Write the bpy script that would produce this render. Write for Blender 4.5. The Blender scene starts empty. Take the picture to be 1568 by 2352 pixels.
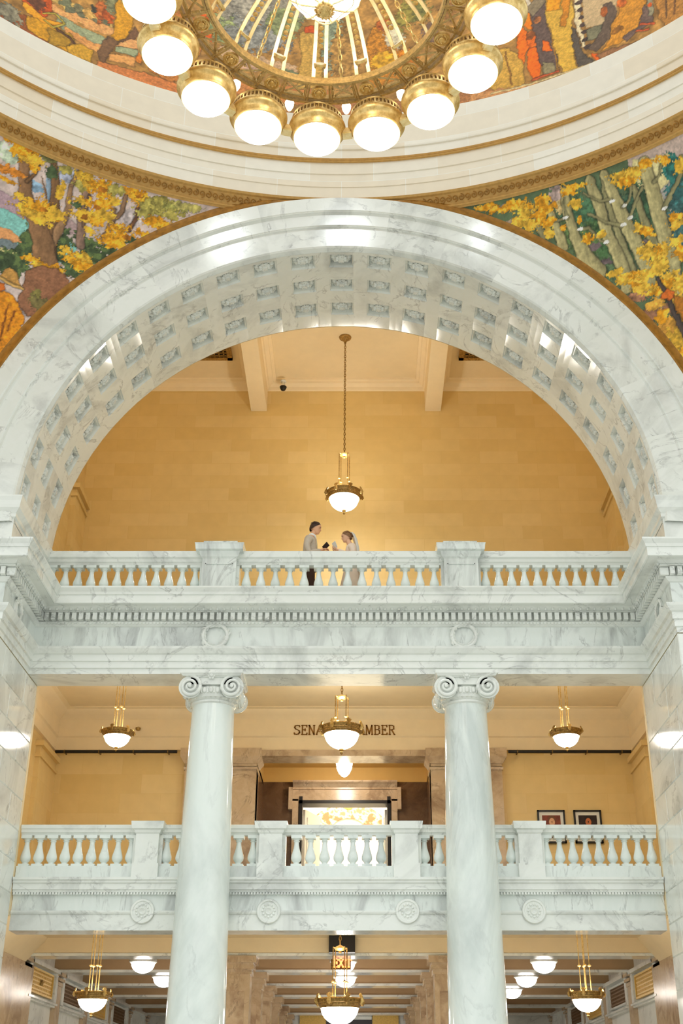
import bpy, bmesh, math, random
import numpy as np
from mathutils import Vector, Matrix
random.seed(7)
PI = math.pi; sin = math.sin; cos = math.cos
SC = bpy.context.scene; COL = SC.collection
# ------------------------------------------------------------------ camera
TH = math.atan2(2570 - 1176, 2758.0); CXM = .373
cd = bpy.data.cameras.new('camera'); cam = bpy.data.objects.new('camera', cd); COL.objects.link(cam)
cd.sensor_fit = 'VERTICAL'; cd.sensor_height = 36; cd.lens = 2758 / 2352 * 36
cd.shift_x = -44 / 2352; cd.clip_end = 200
cam.location = (CXM, 0, 0); cam.rotation_euler = (PI / 2 + TH, 0, 0)
SC.camera = cam
def ray(u, v):
    a = (u - 828) / 2758; b = (1176 - v) / 2758
    return a, cos(TH) - b * sin(TH), sin(TH) + b * cos(TH)
def P(u, v, Y):                                  # photo position at depth Y -> place in the building
    a, y, z = ray(u, v); k = Y / y
    return (a * k + CXM, Y, z * k)
# ------------------------------------------------------------------ materials
def lin(c):
    return tuple(((x / 255) / 12.92 if x / 255 <= .04045 else ((x / 255 + .055) / 1.055) ** 2.4) for x in c)
def nm(name):
    m = bpy.data.materials.new(name); m.use_nodes = True
    nt = m.node_tree; nt.nodes.clear()
    out = nt.nodes.new('ShaderNodeOutputMaterial'); b = nt.nodes.new('ShaderNodeBsdfPrincipled')
    nt.links.new(b.outputs[0], out.inputs[0])
    return m, nt, b
def N(nt, t, **kw):
    n = nt.nodes.new(t)
    for k, v in kw.items():
        if k in n.inputs: n.inputs[k].default_value = v
        else: setattr(n, k, v)
    return n
def ramp(nt, fac, stops):
    r = nt.nodes.new('ShaderNodeValToRGB'); e = r.color_ramp.elements
    while len(e) < len(stops): e.new(.5)
    for i, (p, c) in enumerate(stops):
        e[i].position = p; e[i].color = (*c, 1) if len(c) == 3 else c
    nt.links.new(fac, r.inputs[0]); return r.outputs[0]
def mix(nt, f, a, b, mode='MIX'):
    m = nt.nodes.new('ShaderNodeMix'); m.data_type = 'RGBA'; m.blend_type = mode
    for s, x in ((0, f), (6, a), (7, b)):
        if hasattr(x, 'links'): nt.links.new(x, m.inputs[s])
        else: m.inputs[s].default_value = x if not isinstance(x, tuple) else (*x[:3], 1)
    return m.outputs[2]
def bump(nt, b, h, s, d=.01):
    n = N(nt, 'ShaderNodeBump', Strength=s, Distance=d); nt.links.new(h, n.inputs['Height']); nt.links.new(n.outputs[0], b.inputs['Normal'])
def marble(name, base, dark, vein, rough=.16, scale=1.0, streak=(1, 1, 1), vs=.62):
    m, nt, b = nm(name); L = nt.links.new
    geo = N(nt, 'ShaderNodeNewGeometry'); at = N(nt, 'ShaderNodeAttribute', attribute_name='blk')
    sc = N(nt, 'ShaderNodeVectorMath', operation='SCALE', Scale=17.0); L(at.outputs['Color'], sc.inputs[0])
    ad = N(nt, 'ShaderNodeVectorMath', operation='ADD'); L(geo.outputs['Position'], ad.inputs[0]); L(sc.outputs[0], ad.inputs[1])
    mp = N(nt, 'ShaderNodeMapping'); L(ad.outputs[0], mp.inputs[0]); mp.inputs['Rotation'].default_value = (.5, .7, .3)
    mp.inputs['Scale'].default_value = tuple(scale * s for s in streak)
    n1 = N(nt, 'ShaderNodeTexNoise', Scale=.9, Detail=6, Roughness=.6, Distortion=1.1); L(mp.outputs[0], n1.inputs[0])
    n2 = N(nt, 'ShaderNodeTexNoise', Scale=.75, Detail=8, Roughness=.6, Distortion=1.6); L(mp.outputs[0], n2.inputs[0])
    n3 = N(nt, 'ShaderNodeTexNoise', Scale=5.0, Detail=5, Roughness=.65, Distortion=.6); L(mp.outputs[0], n3.inputs[0])
    c = ramp(nt, n1.outputs[0], [(.32, dark), (.5, base), (1, base)])
    v = ramp(nt, n2.outputs[0], [(.484, (0, 0, 0)), (.4985, (1, 1, 1)), (.5015, (1, 1, 1)), (.522, (0, 0, 0))])
    g = ramp(nt, n3.outputs[0], [(.42, (0, 0, 0)), (.68, (1, 1, 1))])
    vm = mix(nt, 1.0, v, g, 'MULTIPLY')
    sep = N(nt, 'ShaderNodeSeparateColor'); L(vm, sep.inputs[0])
    mu = N(nt, 'ShaderNodeMath', operation='MULTIPLY'); L(sep.outputs[0], mu.inputs[0]); mu.inputs[1].default_value = vs
    c = mix(nt, mu.outputs[0], c, vein)
    g2 = mix(nt, .16, c, g, 'SOFT_LIGHT')
    # block-to-block tone
    s2 = N(nt, 'ShaderNodeSeparateColor'); L(at.outputs['Color'], s2.inputs[0])
    r2 = ramp(nt, s2.outputs[0], [(0, (1, 1, 1)), (.5, (.95, .95, .94)), (1, (.87, .88, .87))])
    c = mix(nt, 1.0, g2, r2, 'MULTIPLY')
    L(c, b.inputs['Base Color']); b.inputs['Roughness'].default_value = rough
    b.inputs['Specular IOR Level'].default_value = .5
    return m
def plain(name, c, rough=.6, metal=0, var=.12, sc=3.0, bumpv=0, spec=.4):
    m, nt, b = nm(name); L = nt.links.new
    geo = N(nt, 'ShaderNodeNewGeometry')
    n = N(nt, 'ShaderNodeTexNoise', Scale=sc, Detail=5, Roughness=.6); L(geo.outputs['Position'], n.inputs[0])
    c = lin(c)
    o = ramp(nt, n.outputs[0], [(.3, tuple(x * (1 - var) for x in c)), (.7, tuple(min(1, x * (1 + var)) for x in c))])
    L(o, b.inputs['Base Color']); b.inputs['Roughness'].default_value = rough; b.inputs['Metallic'].default_value = metal
    b.inputs['Specular IOR Level'].default_value = spec
    if bumpv: bump(nt, b, n.outputs[0], bumpv)
    return m
def brick(name, c1, c2, mortar, w, h, rough=.45, ms=.004, bias=0.0):
    m, nt, b = nm(name); L = nt.links.new
    at = N(nt, 'ShaderNodeAttribute', attribute_name='st')
    br = N(nt, 'ShaderNodeTexBrick', Scale=1.0); br.offset = .5
    br.inputs['Brick Width'].default_value = w; br.inputs['Row Height'].default_value = h
    br.inputs['Mortar Size'].default_value = ms; br.inputs['Mortar Smooth'].default_value = .3; br.inputs['Bias'].default_value = bias
    br.inputs['Color1'].default_value = (*lin(c1), 1); br.inputs['Color2'].default_value = (*lin(c2), 1); br.inputs['Mortar'].default_value = (*lin(mortar), 1)
    L(at.outputs['Vector'], br.inputs['Vector'])
    geo = N(nt, 'ShaderNodeNewGeometry')
    n = N(nt, 'ShaderNodeTexNoise', Scale=4.0, Detail=6); L(geo.outputs['Position'], n.inputs[0])
    g = ramp(nt, n.outputs[0], [(.3, (.94, .94, .94)), (.7, (1, 1, 1))])
    c = mix(nt, 1.0, br.outputs[0], g, 'MULTIPLY')
    L(c, b.inputs['Base Color']); b.inputs['Roughness'].default_value = rough
    return m
def metal(name, c, c2, rough=.35, sc=14):
    m, nt, b = nm(name); L = nt.links.new
    geo = N(nt, 'ShaderNodeNewGeometry')
    n = N(nt, 'ShaderNodeTexNoise', Scale=sc, Detail=4, Roughness=.7); L(geo.outputs['Position'], n.inputs[0])
    L(ramp(nt, n.outputs[0], [(.35, lin(c2)), (.62, lin(c))]), b.inputs['Base Color'])
    b.inputs['Metallic'].default_value = .62; b.inputs['Roughness'].default_value = rough
    bump(nt, b, n.outputs[0], .25, .004)
    return m
def emis(name, c, s):
    m, nt, b = nm(name)
    n = N(nt, 'ShaderNodeTexNoise', Scale=3.0); geo = N(nt, 'ShaderNodeNewGeometry'); nt.links.new(geo.outputs['Position'], n.inputs[0])
    o = ramp(nt, n.outputs[0], [(0, tuple(x * .96 for x in c)), (1, c)])
    nt.links.new(o, b.inputs['Emission Color']); b.inputs['Emission Strength'].default_value = s
    b.inputs['Base Color'].default_value = (.8, .8, .78, 1); b.inputs['Roughness'].default_value = .3
    return m
MARB = marble('white_marble', lin((242, 245, 240)), lin((214, 217, 213)), lin((120, 122, 120)), .11, .8)
MARC = marble('column_marble', lin((240, 247, 243)), lin((214, 222, 219)), lin((150, 158, 156)), .12, .6, (1, 1, .4), .3)
MARV = marble('streaked_marble', lin((236, 242, 238)), lin((196, 200, 198)), lin((100, 104, 103)), .17, .9, (1.6, 1, .5), .55)
MARD = marble('brown_marble', lin((206, 182, 150)), lin((160, 132, 104)), lin((84, 62, 48)), .2, 1.2)
MARK = marble('dark_marble', lin((112, 82, 56)), lin((78, 54, 36)), lin((38, 26, 20)), .25, 1.0)
STONE = brick('golden_limestone', (232, 203, 140), (225, 194, 126), (222, 190, 124), .95, .345, .5)
STONE2 = brick('golden_limestone_large', (234, 205, 144), (227, 195, 128), (224, 192, 128), .88, .42, .5)
DRUM = brick('cream_limestone', (247, 243, 230), (240, 226, 200), (250, 248, 238), 1.25, .48, .5, .006)
PLAST = plain('cream_plaster', (240, 220, 180), .7, var=.03)
PLASTW = plain('cream_moulding', (246, 226, 188), .6, var=.03)
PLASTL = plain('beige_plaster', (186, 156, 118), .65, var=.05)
GOLDP = plain('gilded_plaster', (164, 116, 44), .5, .15, .3, 9, .6)
GOLDM = plain('gold_leaf_moulding', (204, 160, 90), .45, .15, .12, 14, .3)
BRASS = metal('brass', (238, 208, 140), (202, 164, 92), .34)
BRONZE = metal('aged_bronze', (190, 154, 86), (124, 92, 46), .42, 30)
BRASSD = metal('dark_brass', (150, 116, 58), (84, 60, 30), .45, 40)
BRASSL = metal('polished_brass', (255, 236, 184), (240, 212, 148), .25)
GLASS = emis('lit_opal_glass', (1, .94, .84), 37)
GLASSW = emis('lit_chandelier_glass', (1, .97, .93), 9)
GLASSS = emis('lit_ceiling_globe', (1, .93, .84), 16)
GLASSK = emis('small_uplight', (1, .84, .6), 5)
TRUSS = plain('chandelier_gilt_metal', (196, 164, 104), .42, .45, .3, 30)
LETT = plain('gilt_letter_metal', (150, 104, 44), .4, .3)
GLASS3 = emis('lit_opal_glass_bright', (1, .94, .83), 60)
BLACK = plain('black_metal', (22, 18, 14), .45, 0, .2)
FLOOR = marble('grey_floor_marble', lin((200, 200, 192)), lin((170, 170, 165)), lin((110, 110, 110)), .15)
GRILLE = plain('gold_grille', (226, 190, 106), .4, .3, .15, 30)
GRILLD = plain('bronze_grille', (120, 90, 56), .5, .4, .3, 30)
WOODW = plain('white_painted_door', (236, 232, 220), .5, var=.03)
# ------------------------------------------------------------------ mesh building
class M:
    def __init__(s): s.v = []; s.f = []; s.blk = []; s.st = None
    def add(s, vs, fs, blk=None):
        o = len(s.v); s.v += [tuple(p) for p in vs]; s.f += [tuple(i + o for i in f) for f in fs]
        s.blk += [blk or 0] * len(fs); return s
    def box(s, x0, x1, y0, y1, z0, z1, blk=None):
        return s.add([(x0, y0, z0), (x1, y0, z0), (x1, y1, z0), (x0, y1, z0), (x0, y0, z1), (x1, y0, z1), (x1, y1, z1), (x0, y1, z1)],
                     [(0, 3, 2, 1), (4, 5, 6, 7), (0, 1, 5, 4), (1, 2, 6, 5), (2, 3, 7, 6), (3, 0, 4, 7)], blk)
    def tbox(s, cx, cy, w0, d0, z0, w1, d1, z1):          # tapered block
        v = []
        for w, d, z in ((w0, d0, z0), (w1, d1, z1)):
            v += [(cx - w / 2, cy - d / 2, z), (cx + w / 2, cy - d / 2, z), (cx + w / 2, cy + d / 2, z), (cx - w / 2, cy + d / 2, z)]
        return s.add(v, [(0, 3, 2, 1), (4, 5, 6, 7), (0, 1, 5, 4), (1, 2, 6, 5), (2, 3, 7, 6), (3, 0, 4, 7)])
    def lathe(s, prof, n=24, c=(0, 0, 0), cap=True, axis='z', blk=None):
        v = []; f = []
        for r, z in prof:
            for i in range(n):
                a = 2 * PI * i / n
                p = (r * cos(a), r * sin(a), z)
                if axis == 'y': p = (p[0], p[2], p[1])
                if axis == 'x': p = (p[2], p[0], p[1])
                v.append((c[0] + p[0], c[1] + p[1], c[2] + p[2]))
        for j in range(len(prof) - 1):
            for i in range(n):
                k = (i + 1) % n; f.append((j * n + i, j * n + k, (j + 1) * n + k, (j + 1) * n + i))
        if cap:
            if prof[0][0] > 1e-4: f.append(tuple(range(n))[::-1])
            if prof[-1][0] > 1e-4: f.append(tuple(range((len(prof) - 1) * n, len(prof) * n)))
        return s.add(v, f, blk)
    def tube(s, pts, r, n=8, cap=True):
        pts = [Vector(p) for p in pts]; rs = r if isinstance(r, (list, tuple)) else [r] * len(pts)
        v = []; f = []; up = Vector((0, 0, 1)); prev = None
        for i, p in enumerate(pts):
            t = (pts[min(i + 1, len(pts) - 1)] - pts[max(i - 1, 0)]).normalized()
            if prev is None: a = t.cross(up if abs(t.z) < .9 else Vector((1, 0, 0))).normalized()
            else: a = (prev - t * prev.dot(t)).normalized()
            prev = a; b = t.cross(a)
            for k in range(n):
                w = 2 * PI * k / n; v.append(p + (a * cos(w) + b * sin(w)) * rs[i])
        for i in range(len(pts) - 1):
            for k in range(n):
                q = (k + 1) % n; f.append((i * n + k, i * n + q, (i + 1) * n + q, (i + 1) * n + k))
        if cap: f.append(tuple(range(n))[::-1]); f.append(tuple(range((len(pts) - 1) * n, len(pts) * n)))
        return s.add(v, f)
    def sweep(s, path, prof, blk=None):                    # path: plan points, solid to the left; profile: (offset to the right, z)
        n = len(path); nr = []
        for i in range(n):
            ns = []
            for a, b in ((i - 1, i), (i, i + 1)):
                if a >= 0 and b < n:
                    d = Vector((path[b][0] - path[a][0], path[b][1] - path[a][1])).normalized(); ns.append(Vector((d.y, -d.x)))
            if len(ns) == 2:
                h = (ns[0] + ns[1]).normalized(); nr.append(h / max(.2, h.dot(ns[0])))
            else: nr.append(ns[0])
        v = [(path[i][0] + nr[i].x * o, path[i][1] + nr[i].y * o, z) for i in range(n) for o, z in prof]
        k = len(prof)
        f = [(i * k + j, (i + 1) * k + j, (i + 1) * k + j + 1, i * k + j + 1) for i in range(n - 1) for j in range(k - 1)]
        return s.add(v, f, blk)
    def ring(s, prof, a0, a1, n, c=(0, 9.2), blocks=None, plane='arch', yc=8.75):
        # arch: profile (R, Y), turned about the arch centre; drum: profile (R, z), turned about the rotunda axis
        k = len(prof)
        for i in range(n):
            v = []
            for a in (a0 + (a1 - a0) * i / n, a0 + (a1 - a0) * (i + 1) / n):
                for R, q in prof:
                    v.append((c[0] + R * sin(a), q, c[1] + R * cos(a)) if plane == 'arch' else (R * sin(a), yc + R * cos(a), q))
            b = 0
            if blocks:
                random.seed(int(i // blocks) * 31 + k * 7 + int(prof[0][0] * 100)); b = random.random() * .9 + .05
            s.add(v, [(j, k + j, k + j + 1, j + 1) for j in range(k - 1)], b)
        return s
    def join(s, o): s.add(o.v, o.f); s.blk[-len(o.f):] = o.blk; return s
    def xf(s, mat):
        s.v = [tuple(mat @ Vector(p)) for p in s.v]; return s
def build(name, m, mat, parent=None, smooth=None, st=None, merge=True):
    me = bpy.data.meshes.new(name)
    off = Vector(parent.matrix_basis.translation) if parent is not None and not parent.get('_local') else Vector((0, 0, 0))
    if parent is not None and parent.parent is not None and not parent.get('_local'): off += Vector(parent.parent.matrix_basis.translation)
    me.from_pydata([tuple(Vector(p) - off) for p in m.v], [], m.f)
    if any(m.blk):
        at = me.attributes.new('blk', 'FLOAT', 'FACE'); at.data.foreach_set('value', [float(b) for b in m.blk])
    if st:
        at = me.attributes.new('st', 'FLOAT_VECTOR', 'POINT')
        at.data.foreach_set('vector', [c for p in m.v for c in st(*p)])
    if merge:
        bm = bmesh.new(); bm.from_mesh(me); bmesh.ops.remove_doubles(bm, verts=bm.verts, dist=.00005)
        bmesh.ops.recalc_face_normals(bm, faces=bm.faces); bm.to_mesh(me); bm.free()
    me.materials.append(mat)
    if smooth:
        me.polygons.foreach_set('use_smooth', [True] * len(me.polygons)); me.set_sharp_from_angle(angle=math.radians(smooth))
    o = bpy.data.objects.new(name, me); COL.objects.link(o)
    if parent is not None: o.parent = parent
    return o
def tag(o, label=None, cat=None, group=None, kind=None):
    for k, x in (('label', label), ('category', cat), ('group', group), ('kind', kind)):
        if x: o[k] = x
    return o
def thing(name, label, cat, loc=(0, 0, 0), group=None, local=False):
    o = bpy.data.objects.new(name, None); COL.objects.link(o); o.location = loc; o.empty_display_size = .1
    if local: o['_local'] = 1
    return tag(o, label, cat, group)
def struct(name, m, mat, **k): return tag(build(name, m, mat, **k), kind='structure')
def kids(o): return [c for c in COL.objects if c.parent == o]
def copy_tree(o, parent=None):
    c = o.copy(); COL.objects.link(c); c.parent = parent
    for ch in kids(o): copy_tree(ch, c)
    return c
def dup(o, loc, label, rz=None, scale=None):
    c = copy_tree(o); c.location = loc; c['label'] = label
    if rz is not None: c.rotation_euler = (0, 0, rz)
    if scale: c.scale = scale
    return c
stx = lambda x, y, z: (x, z, 0)
def stxy(x, y, z): return (x + y, z, 0)
# ================================================================== ROOM SHELL
W = 5.43; ZC = 9.2; RI = 5.43; YC = 8.75; RR = 9.25
struct('floor', M().box(-14, 14, -6, 44, -2.0, -1.7), FLOOR)
# level 2 and level 3 floor slabs with the plastered ceilings under them
struct('floor_second_level', M().box(-6.7, 6.7, 21.255, 28.9, 3.42, 3.58), FLOOR)
struct('ceiling_first_level', M().box(-6.7, 6.7, 21.255, 25.96, 3.32, 3.42), PLAST)
struct('floor_third_level', M().box(-6.6, 6.6, 20.66, 26.3, 8.3, 8.46), FLOOR)
m = M().box(-6.6, 6.6, 20.6, 26.1, 8.15, 8.3)
struct('ceiling_second_level', m, PLAST)
m = M().box(-6.6, 6.6, 20.5, 26.2, 16.86, 17.2)
struct('ceiling_third_level', m, PLAST)
m = M()
for x in (-2.2, 2.2): m.box(x - .2, x + .2, 20.6, 25.99, 16.0, 16.86)
tag(build('trim_1', m, PLAST), kind='structure')
m = M()                                                   # moulded edges of the three ceiling panels
for x0, x1 in ((-6.4, -2.4), (-2.0, 2.0), (2.4, 6.4)):
    m.sweep([(x0, 20.7), (x0, 26.0), (x1, 26.0), (x1, 20.7)], [(0, 16.6), (.03, 16.62), (.05, 16.7), (.14, 16.76), (.15, 16.8), (.22, 16.82), (.23, 16.862)])
tag(build('trim_2', m, PLASTW, smooth=40), kind='structure')
# walls of level 3
struct('wall_back_third_level', M().box(-6.4, 6.4, 26.0, 26.3, 8.4, 17), STONE, st=stx)
m = M()
for s in (-1, 1):
    m.box(min(s * 6.4, s * 6.7), max(s * 6.4, s * 6.7), 20.4, 26.3, 8.4, 17)
    m.box(min(s * 6.28, s * 6.4), max(s * 6.28, s * 6.4), 24.9, 26.0, 8.4, 13.2)
    m.box(min(s * 6.2, s * 6.4), max(s * 6.2, s * 6.4), 24.82, 26.0, 13.2, 13.32)
    m.box(min(s * 6.24, s * 6.4), max(s * 6.24, s * 6.4), 24.86, 26.0, 13.0, 13.08)
struct('wall_sides_third_level', m, STONE, st=stxy)
m = M(); n = 48; v = []; f = []                            # wall over the arch seen from the gallery
for i in range(n + 1):
    a = -PI / 2 + PI * i / n; x, z = RI * sin(a), ZC + RI * cos(a)
    k = min(6.7 / max(1e-6, abs(sin(a))), 7.9 / max(1e-6, cos(a)))
    for y in (20.425, 20.44): v += [(x, y, z), (k * sin(a), y, ZC + k * cos(a))]
for i in range(n): 
    for q in (0, 2): f.append((i * 4 + q, i * 4 + 4 + q, i * 4 + 5 + q, i * 4 + 1 + q))
m.add(v, f); m.box(-6.7, -5.43, 20.65, 20.75, 3, 9.2); m.box(5.43, 6.7, 20.65, 20.75, 3, 9.2)
struct('wall_front_third_level', m, PLAST)
# walls of level 2
m = M(); m.box(-6.4, -1.9, 26.0, 26.4, 3.4, 8.2); m.box(1.9, 6.4, 26.0, 26.4, 3.4, 8.2); m.box(-1.9, 1.9, 26.0, 26.4, 7.24, 8.2)
struct('wall_back_second_level', m, STONE2, st=stx)
m = M()
for s in (-1, 1):
    m.box(min(s * 6.4, s * 6.7), max(s * 6.4, s * 6.7), 20.7, 26.4, 3.4, 8.2)
    m.box(min(s * 6.3, s * 6.4), max(s * 6.3, s * 6.4), 24.6, 26.0, 3.5, 6.95); m.box(min(s * 6.22, s * 6.4), max(s * 6.22, s * 6.4), 24.5, 26.0, 6.95, 7.06)
    m.box(min(s * 6.26, s * 6.4), max(s * 6.26, s * 6.4), 24.55, 26.0, 6.72, 6.78)
struct('wall_sides_second_level', m, STONE2, st=stxy)
pr = [(0, 7.24), (.06, 7.25), (.06, 7.52), (.1, 7.55), (.1, 7.92), (.14, 7.96), (.2, 8.0), (.27, 8.08), (.28, 8.11), (.36, 8.13), (.36, 8.16)]
tag(build('trim_3', M().sweep([(-6.4, 20.8), (-6.4, 26.0), (6.4, 26.0), (6.4, 20.8)], pr), PLASTW, smooth=35), kind='structure')
# marble piers flanking the chamber entrance
m = M()
for s in (-1, 1):
    x0, x1 = sorted((s * 1.9, s * 3.45)); c = (x0 + x1) / 2; w = x1 - x0
    m.box(x0, x1, 25.86, 26.5, 3.5, 6.86); m.tbox(c, 26.15, w + .04, .64, 6.78, w + .06, .66, 6.84)
    m.tbox(c, 26.15, w + .04, .64, 6.92, w + .22, .82, 7.06); m.box(x0 - .11, x1 + .11, 25.74, 26.56, 7.06, 7.24); m.box(x0, x1, 25.86, 26.5, 6.84, 6.93)
m.box(-1.9, 1.9, 25.9, 26.5, 7.1, 7.24)
struct('wall_pier_second_level', m, MARD)
# recessed vestibule before the chamber door
m = M(); m.box(-1.95, 1.95, 26.4, 28.9, 7.53, 7.7); m.box(-1.95, 1.95, 28.5, 28.6, 7.18, 7.55)
for s in (-1, 1): m.box(min(s * 1.95, s * 2.1), max(s * 1.95, s * 2.1), 26.4, 28.9, 7.1, 7.6)
struct('ceiling_vestibule', m, plain('ochre_plaster', (206, 166, 92), .6, var=.04))
m = M()
for s in (-1, 1):
    m.box(min(s * 1.95, s * 2.1), max(s * 1.95, s * 2.1), 26.4, 28.9, 3.5, 7.18)
    m.box(min(s * 1.07, s * 2.0), max(s * 1.07, s * 2.0), 28.5, 28.8, 3.5, 7.18)
m.box(-1.07, 1.07, 28.5, 28.8, 6.76, 7.18)
struct('wall_vestibule', m, MARK)
d = tag(thing('door_1', None, None, (0, 28.5, 3.58)), kind='structure')
m = M().sweep([(1.24, 28.5), (-1.24, 28.5)][::-1], [(0, 6.98), (.05, 7.0), (.05, 7.04), (.12, 7.1), (.2, 7.14), (.2, 7.18), (0, 7.19)])
m.box(-1.24, 1.24, 28.44, 28.5, 6.72, 6.98)
for s in (-1, 1):
    m.box(min(s * 1.1, s * 1.24), max(s * 1.1, s * 1.24), 28.44, 28.5, 3.6, 6.76); m.box(min(s * 1.24, s * 1.33), max(s * 1.24, s * 1.33), 28.34, 28.5, 6.5, 7.02)
build('door_surround', m, MARD, d)
m = M(); m.box(-1.08, 1.08, 28.42, 28.85, 6.65, 6.73)
for s in (-1, 1): m.box(min(s * 1.0, s * 1.08), max(s * 1.0, s * 1.08), 28.42, 28.85, 3.6, 6.82)
build('door_frame', m, BLACK, d)
for s, a in ((-1, .38), (1, .06)):
    m = M().box(0, .92, -.03, .03, 3.6, 6.62).box(.12, .8, -.045, .045, 5.2, 6.45).box(.12, .8, -.045, .045, 3.8, 5.0)
    m.xf(Matrix.Translation((s * .98, 28.9, 0)) @ Matrix.Rotation(PI / 2 + s * a, 4, 'Z'))
    lf = build('door_leaf', m, WOODW, d)
    hm = M().lathe([(.02, 0), (.035, .03), (0, .05)], 10, (0, 0, 0)); hm.xf(Matrix.Translation((s * .98 - s * .8 * sin(a) - s * .06, 28.9 + .8 * cos(a), 4.6)) @ Matrix.Rotation(-s * PI / 2, 4, 'Y'))
    build('door_handle', hm, BRASS, lf)
# bright chamber behind the door
m = M(); m.box(-3.4, 3.4, 36, 36.2, 3.4, 11); m.box(-3.6, -3.4, 28.9, 36.2, 3.4, 11); m.box(3.4, 3.6, 28.9, 36.2, 3.4, 11); m.box(-3.6, 3.6, 28.8, 36.2, 11, 11.2); m.box(-3.4, 3.4, 28.8, 36, 3.3, 3.5)
m.box(-3.4, -2.1, 28.81, 28.9, 3.4, 11); m.box(2.1, 3.4, 28.81, 28.9, 3.4, 11); m.box(-2.1, 2.1, 28.81, 28.9, 7.2, 11)
struct('wall_chamber', m, plain('chamber_white_plaster', (246, 240, 226), .6, var=.02))
# ------------------------------------------------------------------ level 1 corridor
m = M(); m.box(-7, 7, 26.05, 42.4, 3.26, 3.41)
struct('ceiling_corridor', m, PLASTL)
mb = M(); ms_ = M()
for k in range(6):
    y = 26 + 3.1 * k
    mb.box(-6.6, 6.6, y, y + .5, 3.02, 3.34)
    ms_.box(-6.6, 6.6, y - .04, y + .54, 2.97, 3.03)
tag(build('trim_14', M().box(-7, 7, 25.96, 26.1, 3.025, 3.42), PLAST), kind='structure')
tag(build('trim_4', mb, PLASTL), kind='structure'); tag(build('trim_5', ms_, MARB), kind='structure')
m = M()
for s in (-1, 1): m.sweep([(s * 6.6, 20.9), (s * 6.6, 26)][::s * -1] if False else ([(-6.6, 20.9), (-6.6, 26)] if s < 0 else [(6.6, 26), (6.6, 20.9)]), [(0, 2.75), (.08, 2.8), (.5, 3.25), (.55, 3.33)])
tag(build('trim_6', m, PLAST, smooth=40), kind='structure')
for s, nme in ((-1, 'left'), (1, 'right')):
    m = M(); m.box(min(s * 6.6, s * 6.9), max(s * 6.6, s * 6.9), 20.8, 42.4, -1.7, 3.4)
    struct('wall_%s_corridor' % nme, m, MARB)
    m = M()                                               # brown marble wall beside the opening
    m.box(min(s * 6.45, s * 6.62), max(s * 6.45, s * 6.62), 20.8, 26.7, -1.7, 2.86)
    struct('wall_%s_corridor_front' % nme, m, MARD)
    m = M()
    for k in range(6):
        y = 26 + 3.1 * k; x0, x1 = sorted((s * 6.5, s * 6.6)); c = (x0 + x1) / 2
        m.box(x0, x1, y + .02, y + .48, -1.7, 2.7, .2 + .1 * k)
        for j, (e, z0, z1) in enumerate(((.02, 2.7, 2.78), (.05, 2.8, 2.86), (.08, 2.9, 2.97))): m.box(x0 - e, x1 + e, y - e, y + .5 + e, z0, z1)
    struct('wall_%s_corridor_pilaster' % nme, m, MARD)
    m = M()
    for k in range(5):
        y = 26.5 + 3.1 * k
        m.box(min(s * 6.5, s * 6.6), max(s * 6.5, s * 6.6), y, y + 2.6, 2.22, 2.32)
        m.box(min(s * 6.44, s * 6.6), max(s * 6.44, s * 6.6), y, y + 2.6, 2.26, 2.3); m.box(min(s * 6.42, s * 6.6), max(s * 6.42, s * 6.6), y, y + 2.6, 2.92, 3.0); m.box(min(s * 6.48, s * 6.6), max(s * 6.48, s * 6.6), y, y + .22, 2.32, 2.92); m.box(min(s * 6.48, s * 6.6), max(s * 6.48, s * 6.6), y + 2.38, y + 2.6, 2.32, 2.92)
    tag(build('trim_%d' % (7 if s < 0 else 8), m, MARB), kind='structure')
    for k in range(4):                                   # grilles between the pilasters
        y = 26.75 + 3.1 * k; gold = k % 2 == 0; x = s * 6.58
        g = thing('wall_grille', ('gold patterned grille' if gold else 'dark bronze grille') + ' high on the %s corridor wall, %s bay from the hall' % (nme, ('nearest', 'second', 'third', 'fourth')[k]), 'grille', (x, y + 1.05, 2.62), 'grilles along the corridor walls')
        f = M(); X = sorted((x, x - s * .06)); f.box(*X, y, y + 2.1, 2.38, 2.42).box(*X, y, y + 2.1, 2.84, 2.88).box(*X, y, y + .05, 2.42, 2.84).box(*X, y + 2.05, y + 2.1, 2.42, 2.84)
        build('frame', f, GRILLE if gold else MARB, g)
        f = M(); X = sorted((x - s * .01, x - s * .03))
        f.box(*sorted((x, x - s * .012)), y + .05, y + 2.05, 2.42, 2.84)
        for i in range(25): f.box(*X, y + .09 + i * .08, y + .125 + i * .08, 2.42, 2.84)
        for i in range(5): f.box(*sorted((x - s * .01, x - s * .035)), y + .05, y + 2.05, 2.46 + i * .08, 2.49 + i * .08)
        build('lattice', f, GRILLE if gold else GRILLD, g)
        if gold: build('boss', M().lathe([(.02, 0), (.07, .02), (.05, .05), (0, .07)], 12, (x - s * .03, y + 1.05, 2.63), axis='x').xf(Matrix.Scale(1, 4)), BRONZE, g)
m = M()
for s in (-1, 1):
    for k in range(6):
        y = 26 + 3.1 * k; x0, x1 = sorted((s * 1.87, s * 2.42))
        m.box(x0, x1, y - .02, y + .52, -1.7, 2.62, .15 * k + .1)
        m.box(x0 + .1, x1 - .1, y - .035, y, -.8, 2.3)
        for e, z0, z1 in ((.03, 2.62, 2.68), (.07, 2.72, 2.8), (.12, 2.84, 2.97)): m.box(x0 - e, x1 + e, y - e, y + .5 + e, z0, z1)
        m.tbox((x0 + x1) / 2, y + .25, x1 - x0, .54, 2.62, x1 - x0 + .2, .72, 2.97)
struct('wall_corridor_piers', m, MARD)
struct('wall_back_corridor', M().box(-7, 7, 42.2, 42.4, -1.7, 3.4), MARB)
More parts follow.
